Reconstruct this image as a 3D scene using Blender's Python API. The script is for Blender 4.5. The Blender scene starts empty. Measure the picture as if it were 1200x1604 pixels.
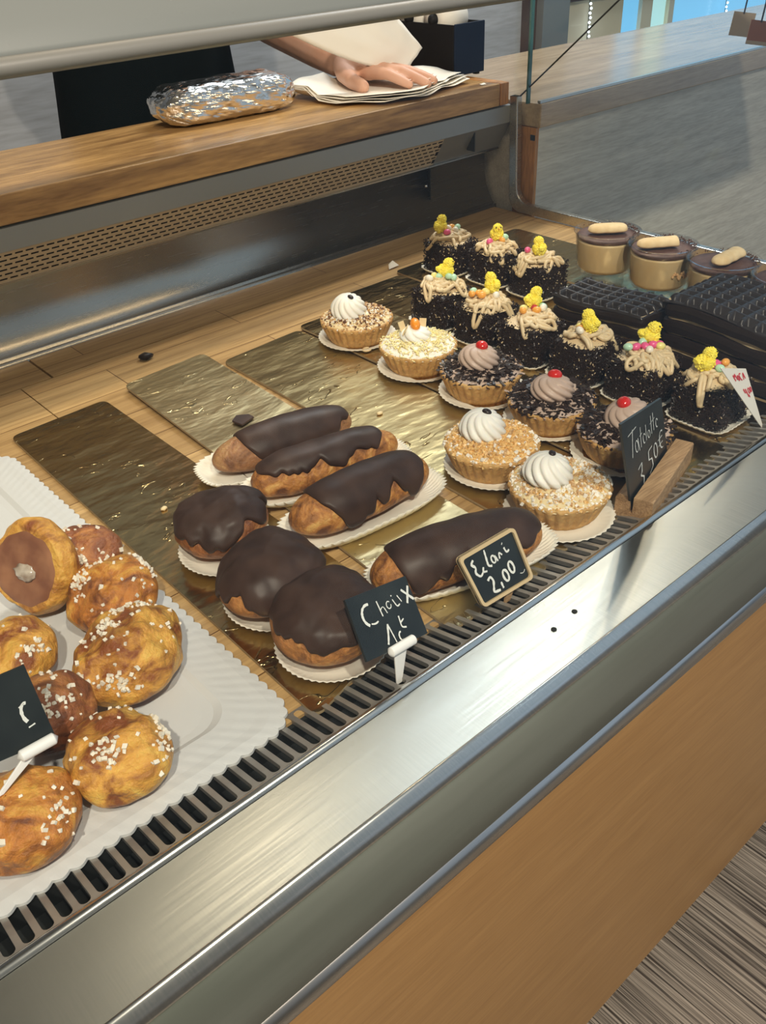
import bpy, bmesh, math, random
from mathutils import Vector, Matrix, noise, Quaternion

random.seed(7)
S = bpy.context.scene
COL = S.collection
PI = math.pi

# ------------------------------------------------------------------ camera
cam_d = bpy.data.cameras.new('camera')
cam = bpy.data.objects.new('camera', cam_d)
COL.objects.link(cam)
cam_d.sensor_fit = 'VERTICAL'
cam_d.sensor_height = 36.0
cam_d.lens = 1396.93 / 1604 * 36.0
cam_d.clip_start = 0.01
# rows: image right, image down, view direction in world axes (x along the case, y to the staff side, z up)
RR = Vector((.7459513, -.66476231, -.04059227)); DD = Vector((-.40459723, -.40391197, -.82046097)); FF = Vector((.52901582, .62844745, -.57025964))
cam.matrix_world = Matrix(((RR.x, -DD.x, -FF.x, 0), (RR.y, -DD.y, -FF.y, 0), (RR.z, -DD.z, -FF.z, .40), (0, 0, 0, 1)))
S.camera = cam

# ------------------------------------------------------------------ world and light
w = bpy.data.worlds.new('world'); S.world = w; w.use_nodes = True
wn = w.node_tree.nodes; wl = w.node_tree.links
bg = wn['Background']
tc = wn.new('ShaderNodeTexCoord'); cr = wn.new('ShaderNodeValToRGB')
dot = wn.new('ShaderNodeVectorMath'); dot.operation = 'DOT_PRODUCT'; dot.inputs[1].default_value = (.92, -.35, .15)
wl.new(tc.outputs['Generated'], dot.inputs[0]); wl.new(dot.outputs['Value'], cr.inputs[0]); wl.new(cr.outputs[0], bg.inputs[0])
# dim shop interior to the left, daylight from the shop front on the right
cr.color_ramp.elements[0].position = .15; cr.color_ramp.elements[0].color = (.33, .32, .30, 1)
cr.color_ramp.elements[1].position = .85; cr.color_ramp.elements[1].color = (.72, .90, 1.12, 1)
bg.inputs[1].default_value = .60

def spot(name, loc, target, power, size, color=(1, .80, .56), angle=80, blend=.4):
    l = bpy.data.lights.new(name, 'SPOT'); l.energy = power; l.color = color
    l.shadow_soft_size = size; l.spot_size = math.radians(angle); l.spot_blend = blend
    o = bpy.data.objects.new(name, l); COL.objects.link(o)
    o.location = loc
    o.rotation_euler = (Vector(target) - Vector(loc)).to_track_quat('-Z', 'Y').to_euler()
    return o

CEIL = 1.75
spot('ceiling_spot', (-.55, -.75, CEIL - .06), (.40, .50, 0), 128, .035, (1, .88, .73), angle=70)
spot('ceiling_spot', (-.02, -.76, CEIL - .06), (.75, .55, 0), 84, .035, (1, .88, .73), angle=64)
spot('ceiling_spot', (.62, 1.28, CEIL - .06), (.60, .6, 0), 22, .03)
spot('ceiling_spot', (1.85, 1.30, CEIL - .06), (1.2, .6, 0), 20, .03)
spot('ceiling_spot', (2.35, 1.35, CEIL - .06), (1.6, .6, 0), 18, .03)
def area(name, loc, target, power, sx, sy, color):
    l = bpy.data.lights.new(name, 'AREA'); l.shape = 'RECTANGLE'; l.size = sx; l.size_y = sy
    l.energy = power; l.color = color
    o = bpy.data.objects.new(name, l); COL.objects.link(o); o.location = loc
    o.rotation_euler = (Vector(target) - Vector(loc)).to_track_quat('-Z', 'Y').to_euler()
    return o
# added cool fill light over the staff side, brightens wall and side counter
area('staff_side_fill', (1.7, 1.45, 1.72), (1.7, 1.45, 0), 26, .9, .5, (.84, .93, 1))
# the strip lamp under the hood of the case
area('hood_strip_lamp', (.35, .62, .368), (.35, .93, .14), 1.0, 1.5, .02, (1, .78, .50))

S.view_settings.view_transform = 'Standard'
S.view_settings.look = 'None'
S.view_settings.exposure = -0.18
S.view_settings.gamma = 1.0
S.view_settings.use_curve_mapping = False

# ------------------------------------------------------------------ material helpers
def new_mat(name):
    m = bpy.data.materials.new(name); m.use_nodes = True
    nt = m.node_tree
    return m, nt, nt.nodes, nt.links, nt.nodes['Principled BSDF']

def c4(c): return (c[0], c[1], c[2], 1)

def mat(name, color, rough=.5, metal=0, spec=.5, color2=None, nscale=20, stretch=(1, 1, 1), ramp=(.35, .65), bump=0, bscale=80,
        bstretch=None, bdist=.001, coat=0, trans=0, ior=1.45, aniso=0, sss=0, detail=6, emis=None):
    m, nt, n, l, b = new_mat(name)
    b.inputs['Base Color'].default_value = c4(color)
    b.inputs['Roughness'].default_value = rough
    b.inputs['Metallic'].default_value = metal
    b.inputs['Specular IOR Level'].default_value = spec
    b.inputs['IOR'].default_value = ior
    b.inputs['Coat Weight'].default_value = coat
    b.inputs['Coat Roughness'].default_value = .12
    b.inputs['Transmission Weight'].default_value = trans
    if sss:
        b.inputs['Subsurface Weight'].default_value = sss
        b.inputs['Subsurface Scale'].default_value = .004
        b.inputs['Subsurface Radius'].default_value = (1, .6, .35)
    tcn = n.new('ShaderNodeTexCoord')
    if color2 is not None:
        mp = n.new('ShaderNodeMapping'); mp.inputs['Scale'].default_value = stretch
        nz = n.new('ShaderNodeTexNoise'); nz.inputs['Scale'].default_value = nscale; nz.inputs['Detail'].default_value = detail
        rp = n.new('ShaderNodeValToRGB')
        rp.color_ramp.elements[0].position = ramp[0]; rp.color_ramp.elements[1].position = ramp[1]
        rp.color_ramp.elements[0].color = c4(color); rp.color_ramp.elements[1].color = c4(color2)
        l.new(tcn.outputs['Object'], mp.inputs[0]); l.new(mp.outputs[0], nz.inputs['Vector'])
        l.new(nz.outputs['Fac'], rp.inputs[0]); l.new(rp.outputs[0], b.inputs['Base Color'])
    if bump:
        mp2 = n.new('ShaderNodeMapping'); mp2.inputs['Scale'].default_value = bstretch or (1, 1, 1)
        nz2 = n.new('ShaderNodeTexNoise'); nz2.inputs['Scale'].default_value = bscale; nz2.inputs['Detail'].default_value = 4
        bp = n.new('ShaderNodeBump'); bp.inputs['Strength'].default_value = bump; bp.inputs['Distance'].default_value = bdist
        l.new(tcn.outputs['Object'], mp2.inputs[0]); l.new(mp2.outputs[0], nz2.inputs['Vector'])
        l.new(nz2.outputs['Fac'], bp.inputs['Height']); l.new(bp.outputs[0], b.inputs['Normal'])
    if aniso:
        b.inputs['Anisotropic'].default_value = aniso
    if emis:
        b.inputs['Emission Color'].default_value = c4(emis[0]); b.inputs['Emission Strength'].default_value = emis[1]
    return m

def wood_mat(name, dark, light, axis='x', scale=6, rough=.45, rings=14, seams=None, grain=1.0, ramp=(.3, .7), spec=.5):
    """long grain along one axis; seams = (plank width, plank length) adds plank joints"""
    m, nt, n, l, b = new_mat(name)
    b.inputs['Roughness'].default_value = rough
    b.inputs['Specular IOR Level'].default_value = spec
    tcn = n.new('ShaderNodeTexCoord'); mp = n.new('ShaderNodeMapping')
    sc = {'x': (1, rings, rings), 'y': (rings, 1, rings), 'z': (rings, rings, 1)}[axis]
    mp.inputs['Scale'].default_value = sc
    nz = n.new('ShaderNodeTexNoise'); nz.inputs['Scale'].default_value = scale; nz.inputs['Detail'].default_value = 9; nz.inputs['Roughness'].default_value = .62
    nz.inputs['Distortion'].default_value = .35
    rp = n.new('ShaderNodeValToRGB')
    rp.color_ramp.elements[0].position = ramp[0]; rp.color_ramp.elements[1].position = ramp[1]
    rp.color_ramp.elements[0].color = c4(dark); rp.color_ramp.elements[1].color = c4(light)
    l.new(tcn.outputs['Object'], mp.inputs[0]); l.new(mp.outputs[0], nz.inputs['Vector']); l.new(nz.outputs['Fac'], rp.inputs[0])
    fine = n.new('ShaderNodeTexNoise'); fine.inputs['Scale'].default_value = scale * 7; fine.inputs['Detail'].default_value = 4
    l.new(mp.outputs[0], fine.inputs['Vector'])
    mx = n.new('ShaderNodeMix'); mx.data_type = 'RGBA'; mx.blend_type = 'MULTIPLY'
    fr = n.new('ShaderNodeValToRGB'); fr.color_ramp.elements[0].position = .3; fr.color_ramp.elements[1].position = .6
    fr.color_ramp.elements[0].color = (.62, .58, .55, 1); fr.color_ramp.elements[1].color = (1, 1, 1, 1)
    l.new(fine.outputs['Fac'], fr.inputs[0])
    mx.inputs[0].default_value = grain
    l.new(rp.outputs[0], mx.inputs[6]); l.new(fr.outputs[0], mx.inputs[7])
    out = mx.outputs[2]
    if seams:
        br = n.new('ShaderNodeTexBrick'); br.inputs['Scale'].default_value = 1
        br.inputs['Brick Width'].default_value = seams[1]; br.inputs['Row Height'].default_value = seams[0]
        br.inputs['Mortar Size'].default_value = .0006; br.inputs['Mortar Smooth'].default_value = .3
        br.inputs['Color1'].default_value = (1, 1, 1, 1); br.inputs['Color2'].default_value = (.80, .77, .74, 1); br.inputs['Mortar'].default_value = (.25, .17, .1, 1)
        mp3 = n.new('ShaderNodeMapping'); mp3.inputs['Location'].default_value = seams[2] if len(seams) > 2 else (0, 0, 0)
        l.new(tcn.outputs['Object'], mp3.inputs[0]); l.new(mp3.outputs[0], br.inputs['Vector'])
        m2 = n.new('ShaderNodeMix'); m2.data_type = 'RGBA'; m2.blend_type = 'MULTIPLY'; m2.inputs[0].default_value = 1
        l.new(out, m2.inputs[6]); l.new(br.outputs['Color'], m2.inputs[7]); out = m2.outputs[2]
    l.new(out, b.inputs['Base Color'])
    bp = n.new('ShaderNodeBump'); bp.inputs['Strength'].default_value = .15; bp.inputs['Distance'].default_value = .0006
    l.new(fine.outputs['Fac'], bp.inputs['Height']); l.new(bp.outputs[0], b.inputs['Normal'])
    return m

def steel_mat(name, color, rough, aniso=0.0, brush='y', bump=.1):
    m, nt, n, l, b = new_mat(name)
    b.inputs['Metallic'].default_value = 1
    b.inputs['Base Color'].default_value = c4(color)
    b.inputs['Anisotropic'].default_value = aniso
    tcn = n.new('ShaderNodeTexCoord'); mp = n.new('ShaderNodeMapping')
    mp.inputs['Scale'].default_value = (60, 1.5, 1.5) if brush == 'y' else (1.5, 60, 60)
    nz = n.new('ShaderNodeTexNoise'); nz.inputs['Scale'].default_value = 12; nz.inputs['Detail'].default_value = 5
    l.new(tcn.outputs['Object'], mp.inputs[0]); l.new(mp.outputs[0], nz.inputs['Vector'])
    mr = n.new('ShaderNodeMapRange'); mr.inputs[3].default_value = rough * .8; mr.inputs[4].default_value = rough * 1.25
    l.new(nz.outputs['Fac'], mr.inputs[0]); l.new(mr.outputs[0], b.inputs['Roughness'])
    bp = n.new('ShaderNodeBump'); bp.inputs['Strength'].default_value = bump; bp.inputs['Distance'].default_value = .0002
    l.new(nz.outputs['Fac'], bp.inputs['Height']); l.new(bp.outputs[0], b.inputs['Normal'])
    if aniso:
        v = n.new('ShaderNodeCombineXYZ'); v.inputs[0].default_value = 1 if brush == 'x' else 0; v.inputs[1].default_value = 1 if brush == 'y' else 0
        l.new(v.outputs[0], b.inputs['Tangent'])
    # faint smears
    n2 = n.new('ShaderNodeTexNoise'); n2.inputs['Scale'].default_value = 9; n2.inputs['Detail'].default_value = 3
    l.new(tcn.outputs['Object'], n2.inputs['Vector'])
    rp = n.new('ShaderNodeValToRGB'); rp.color_ramp.elements[0].position = .3; rp.color_ramp.elements[1].position = .7
    rp.color_ramp.elements[0].color = c4([x * .86 for x in color]); rp.color_ramp.elements[1].color = c4(color)
    l.new(n2.outputs['Fac'], rp.inputs[0]); l.new(rp.outputs[0], b.inputs['Base Color'])
    return m

def pastry_mat(name, pale, mid, dark, scale=18, seed=0.0, rough=.38, dark_at=.62):
    m, nt, n, l, b = new_mat(name)
    b.inputs['Roughness'].default_value = rough
    b.inputs['Subsurface Weight'].default_value = .12; b.inputs['Subsurface Scale'].default_value = .003
    tcn = n.new('ShaderNodeTexCoord')
    mp = n.new('ShaderNodeMapping'); mp.inputs['Location'].default_value = (seed, seed * 1.7, seed * .3)
    nz = n.new('ShaderNodeTexNoise'); nz.inputs['Scale'].default_value = scale; nz.inputs['Detail'].default_value = 8; nz.inputs['Roughness'].default_value = .62
    nz.inputs['Distortion'].default_value = .8
    l.new(tcn.outputs['Object'], mp.inputs[0]); l.new(mp.outputs[0], nz.inputs['Vector'])
    rp = n.new('ShaderNodeValToRGB'); e = rp.color_ramp.elements
    e[0].position = .32; e[0].color = c4(pale); e[1].position = dark_at + .08; e[1].color = c4(dark)
    x = e.new(.47); x.color = c4(mid)
    l.new(nz.outputs['Fac'], rp.inputs[0]); l.new(rp.outputs[0], b.inputs['Base Color'])
    vo = n.new('ShaderNodeTexVoronoi'); vo.feature = 'DISTANCE_TO_EDGE'; vo.inputs['Scale'].default_value = 170
    n2 = n.new('ShaderNodeTexNoise'); n2.inputs['Scale'].default_value = 240; n2.inputs['Detail'].default_value = 6; n2.inputs['Roughness'].default_value = .65
    l.new(mp.outputs[0], n2.inputs['Vector']); l.new(mp.outputs[0], vo.inputs['Vector'])
    ad = n.new('ShaderNodeMath'); ad.operation = 'MULTIPLY_ADD'; ad.inputs[1].default_value = .6
    l.new(vo.outputs['Distance'], ad.inputs[0]); l.new(n2.outputs['Fac'], ad.inputs[2])
    bp = n.new('ShaderNodeBump'); bp.inputs['Strength'].default_value = .8; bp.inputs['Distance'].default_value = .0022
    l.new(ad.outputs[0], bp.inputs['Height']); l.new(bp.outputs[0], b.inputs['Normal'])
    return m

def gold_mat(name, color, rough, crease=1.0, seed=0):
    m, nt, n, l, b = new_mat(name)
    b.inputs['Metallic'].default_value = 1
    b.inputs['Base Color'].default_value = c4(color); b.inputs['Roughness'].default_value = rough
    tcn = n.new('ShaderNodeTexCoord'); mp = n.new('ShaderNodeMapping'); mp.inputs['Location'].default_value = (seed, seed, seed)
    mp.inputs['Scale'].default_value = (1, 2.2, 1)
    n1 = n.new('ShaderNodeTexNoise'); n1.inputs['Scale'].default_value = 210; n1.inputs['Detail'].default_value = 4
    n2 = n.new('ShaderNodeTexNoise'); n2.inputs['Scale'].default_value = 14; n2.inputs['Detail'].default_value = 3
    n3 = n.new('ShaderNodeTexNoise'); n3.inputs['Scale'].default_value = 16; n3.inputs['Detail'].default_value = 3; n3.inputs['Distortion'].default_value = .8
    for q in (n1, n2, n3):
        l.new(mp.outputs[0], q.inputs['Vector'])
    l.new(tcn.outputs['Object'], mp.inputs[0])
    # thin creases where the noise crosses its middle
    a = n.new('ShaderNodeMath'); a.operation = 'SUBTRACT'; a.inputs[1].default_value = .5; l.new(n3.outputs['Fac'], a.inputs[0])
    ab = n.new('ShaderNodeMath'); ab.operation = 'ABSOLUTE'; l.new(a.outputs[0], ab.inputs[0])
    mr = n.new('ShaderNodeMapRange'); mr.inputs[1].default_value = 0; mr.inputs[2].default_value = .007; mr.inputs[3].default_value = 1; mr.inputs[4].default_value = 0
    l.new(ab.outputs[0], mr.inputs[0])
    gate = n.new('ShaderNodeMapRange'); gate.inputs[1].default_value = .52; gate.inputs[2].default_value = .6; l.new(n2.outputs['Fac'], gate.inputs[0])
    mu = n.new('ShaderNodeMath'); mu.operation = 'MULTIPLY'; l.new(mr.outputs[0], mu.inputs[0]); l.new(gate.outputs[0], mu.inputs[1])
    b1 = n.new('ShaderNodeBump'); b1.inputs['Strength'].default_value = .20; b1.inputs['Distance'].default_value = .0007
    l.new(n1.outputs['Fac'], b1.inputs['Height'])
    b2 = n.new('ShaderNodeBump'); b2.inputs['Strength'].default_value = .8 * crease; b2.inputs['Distance'].default_value = .0020
    l.new(mu.outputs[0], b2.inputs['Height']); l.new(b1.outputs[0], b2.inputs['Normal'])
    b3 = n.new('ShaderNodeBump'); b3.inputs['Strength'].default_value = .35; b3.inputs['Distance'].default_value = .01
    l.new(n2.outputs['Fac'], b3.inputs['Height']); l.new(b2.outputs[0], b3.inputs['Normal'])
    l.new(b3.outputs[0], b.inputs['Normal'])
    return m

def glass_mat(name, tint=(1, 1, 1), refl=1.0):
    m = bpy.data.materials.new(name); m.use_nodes = True
    nt = m.node_tree; n = nt.nodes; l = nt.links
    n.remove(n['Principled BSDF'])
    tr = n.new('ShaderNodeBsdfTransparent'); tr.inputs[0].default_value = c4(tint)
    gl = n.new('ShaderNodeBsdfGlossy'); gl.inputs['Roughness'].default_value = .01
    lw = n.new('ShaderNodeLayerWeight'); lw.inputs[0].default_value = .5
    pw = n.new('ShaderNodeMath'); pw.operation = 'POWER'; pw.inputs[1].default_value = 4.0; l.new(lw.outputs['Facing'], pw.inputs[0])
    fr = n.new('ShaderNodeMath'); fr.operation = 'MULTIPLY_ADD'; fr.inputs[1].default_value = .55 * refl; fr.inputs[2].default_value = .022 * refl; l.new(pw.outputs[0], fr.inputs[0])
    mx = n.new('ShaderNodeMixShader')
    l.new(fr.outputs[0], mx.inputs[0]); l.new(tr.outputs[0], mx.inputs[1]); l.new(gl.outputs[0], mx.inputs[2])
    l.new(mx.outputs[0], n['Material Output'].inputs[0])
    return m

# ------------------------------------------------------------------ materials
M = {}
M['bamboo'] = wood_mat('bamboo', (.40, .245, .095), (.68, .455, .205), 'x', 5, .42, 22, (.0535, .34, (0, .012, 0)), .55)
M['worktop'] = wood_mat('oiled_oak', (.20, .10, .035), (.62, .37, .14), 'x', 5, .30, 9, None, .8, (.3, .66))
M['worktop_dull'] = wood_mat('pale_oak', (.34, .24, .15), (.55, .42, .28), 'x', 5, .20, 10, None, .5, spec=.9)
M['post_wood'] = wood_mat('raw_wood_end', (.34, .15, .04), (.60, .28, .08), 'z', 6, .5, 8)
M['panel_wood'] = wood_mat('beech_laminate', (.40, .205, .066), (.52, .285, .10), 'x', 3.5, .40, 16, None, .35, (.2, .8))
M['grey_panel'] = wood_mat('grey_laminate', (.50, .475, .42), (.72, .69, .61), 'x', 6, .5, 10, None, .5)
M['wall_wood'] = wood_mat('grey_wood_wall', (.38, .38, .39), (.60, .60, .61), 'x', 2.2, .6, 9, None, .45, (.2, .8))
M['block_wood'] = wood_mat('rough_block_wood', (.30, .17, .075), (.55, .36, .19), 'x', 8, .7, 14)
M['floor'] = wood_mat('striped_floor', (.055, .042, .032), (.50, .43, .34), 'x', 3.4, .5, 75, None, .9, (.42, .60))
M['steel'] = steel_mat('brushed_steel', (.31, .32, .315), .33, .5, 'x', .04)
M['steel_x'] = steel_mat('brushed_steel_strip', (.60, .585, .55), .28, .0, 'x', .1)
M['steel_wall'] = steel_mat('steel_back_wall', (.46, .42, .36), .25, 0, 'x', .0)
M['steel_bright'] = mat('bright_steel', (.72, .72, .70), .22, 1)
M['steel_grille'] = mat('steel_grille', (.42, .40, .37), .38, .6, color2=(.33, .31, .285), nscale=60)
M['perforated'] = mat('perforated_steel', (.62, .52, .38), .42, .35)
M['band'] = mat('grey_band', (.30, .31, .31), .38, .55)
M['hood'] = mat('hood_enamel', (.215, .23, .215), .50, 0, spec=.35, bump=.03, bscale=300)
M['lip'] = mat('hood_lip', (.22, .215, .19), .45, 0)
M['sage'] = mat('glass_channel', (.14, .155, .125), .38, 0, spec=.4, color2=(.19, .205, .17), nscale=4, stretch=(1, 6, 6))
M['rubber'] = mat('black_rubber', (.02, .022, .02), .6)
M['black'] = mat('black_plastic', (.008, .008, .010), .5, spec=.2)
M['navy'] = mat('navy_black_plastic', (.006, .014, .034), .5, spec=.2)
M['cavity'] = mat('cavity_shade', (.01, .012, .012), .7)  # near-black colour stands in for the shade inside holes and recesses
M['glass'] = glass_mat('case_glass', (.985, .995, .985), .5)
M['glass_edge'] = mat('glass_edge', (.02, .10, .10), .1, 0, coat=.5)
M['cup'] = glass_mat('clear_cup', (.97, .96, .95))
for i, (c, r) in enumerate((((.48, .36, .17), .22), ((.53, .41, .20), .29), ((.48, .36, .17), .19), ((.64, .53, .30), .33))):
    M['gold%d' % i] = gold_mat('gold_foil_card', c, r, 1.0, i * 3.1)
M['card_edge'] = mat('card_edge', (.36, .27, .15), .6)
M['paper'] = mat('white_paper_case', (.80, .76, .66), .7, bump=.1, sss=.0)
M['doily'] = mat('white_embossed_paper', (.62, .63, .63), .55, bump=.15, bscale=200)
M['napkin'] = mat('white_paper', (.86, .82, .74), .6)
M['icing'] = mat('chocolate_icing', (.034, .018, .013), .46, 0, spec=.35, color2=(.066, .037, .027), nscale=45, bump=.10, bscale=140, bdist=.0012)
M['cocoa'] = mat('cocoa_powder', (.085, .040, .032), .6, 0, color2=(.14, .075, .06), nscale=120)
M['choc'] = mat('dark_chocolate', (.020, .012, .009), .42, 0, spec=.35, bump=.3, bscale=300)
M['choc_dust'] = mat('chocolate_slab', (.030, .025, .025), .38, 0, spec=.5, bump=.15, bscale=300)
M['choc_flake'] = mat('chocolate_flakes', (.016, .009, .007), .34, 0, spec=.45, color2=(.036, .020, .014), nscale=300)
M['crust'] = pastry_mat('shortcrust', (.68, .43, .17), (.60, .35, .12), (.40, .20, .06), 60, 1, .6)
M['nut'] = mat('toasted_nuts', (.46, .25, .10), .6, color2=(.72, .50, .27), nscale=500)
M['nut_dark'] = mat('dark_nuts', (.14, .06, .03), .55)
M['nut_gold'] = mat('golden_praline', (.62, .33, .09), .45, color2=(.88, .62, .28), nscale=500)
M['powder'] = mat('white_sugar', (.86, .82, .74), .8)
M['pearl'] = mat('pearl_sugar', (.76, .68, .54), .6, color2=(.84, .79, .68), nscale=60)
M['coconut'] = mat('yellow_shavings', (.90, .76, .33), .6, color2=(.93, .85, .52), nscale=90)
M['cream_white'] = mat('white_meringue_cream', (.88, .86, .80), .45, sss=.15)
M['cream_mocha'] = mat('mocha_cream', (.52, .39, .32), .42, sss=.1)
M['cream_tan'] = mat('coffee_buttercream', (.66, .50, .29), .42, sss=.08, color2=(.76, .61, .39), nscale=40)
M['cream_pale'] = mat('pale_cream', (.80, .66, .40), .4, sss=.1, color2=(.72, .54, .28), nscale=30)
M['cherry'] = mat('glace_cherry', (.62, .02, .015), .15, coat=.6, sss=.1)
M['orange_fruit'] = mat('candied_orange', (.90, .30, .02), .25, coat=.4)
M['bean'] = mat('coffee_bean', (.020, .012, .010), .35)
M['chick'] = mat('yellow_fluff', (.93, .76, .05), .8, color2=(.98, .86, .15), nscale=200)
M['beak'] = mat('orange_beak', (.75, .28, .05), .5)
M['eye'] = mat('black_eye', (.01, .01, .01), .2)
EGGC = {'pink': (.82, .12, .30), 'white': (.88, .82, .70), 'mint': (.50, .78, .58), 'orange': (.90, .42, .08), 'yellow': (.88, .78, .28), 'red': (.55, .03, .05)}
for k, c in EGGC.items():
    M['egg_' + k] = mat('sugar_egg_' + k, c, .3, coat=.3)
M['biscuit'] = mat('sponge_biscuit', (.72, .52, .27), .7, color2=(.82, .64, .38), nscale=90, bump=.2)
M['slate'] = mat('black_slate', (.010, .014, .015), .42, color2=(.022, .028, .028), nscale=30)
M['chalk'] = mat('white_chalk', (.75, .76, .72), .8)
M['frame_wood'] = mat('pale_wood_frame', (.62, .47, .27), .6)
M['clip'] = mat('white_plastic', (.85, .84, .82), .35)
M['red_ink'] = mat('red_ink', (.70, .03, .05), .5)
M['foil'] = mat('aluminium_foil', (.82, .80, .77), .16, 1, bump=.5, bscale=60, bdist=.003)
M['skin'] = mat('skin', (.56, .30, .20), .5, sss=.15, color2=(.62, .36, .26), nscale=30)
M['nail'] = mat('nail', (.80, .62, .54), .25)
M['cloth'] = mat('black_cloth', (.005, .009, .012), .9, spec=.08)
M['hair'] = mat('dark_hair', (.03, .02, .015), .5)
M['plaster'] = mat('ceiling_paint', (.48, .46, .41), .8)
M['dark_trim'] = mat('dark_window_head', (.05, .035, .035), .5, color2=(.09, .06, .06), nscale=4)
M['cream_board'] = mat('cream_board', (.72, .62, .44), .6, color2=(.80, .72, .56), nscale=3)
M['day_glass'] = mat('daylit_pane', (.1, .3, .5), .2, emis=((.22, .62, 1.0), .9))
M['day_glass_pale'] = mat('pale_daylit_pane', (.3, .5, .5), .2, emis=((.55, .92, .95), .8))
M['led'] = mat('blue_white_led', (.8, .9, 1), .3, emis=((.75, .88, 1.0), 5))
M['brown_tag'] = mat('brown_tag', (.30, .09, .03), .6)
M['tan_tag'] = mat('tan_tag', (.42, .33, .24), .6)

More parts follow.
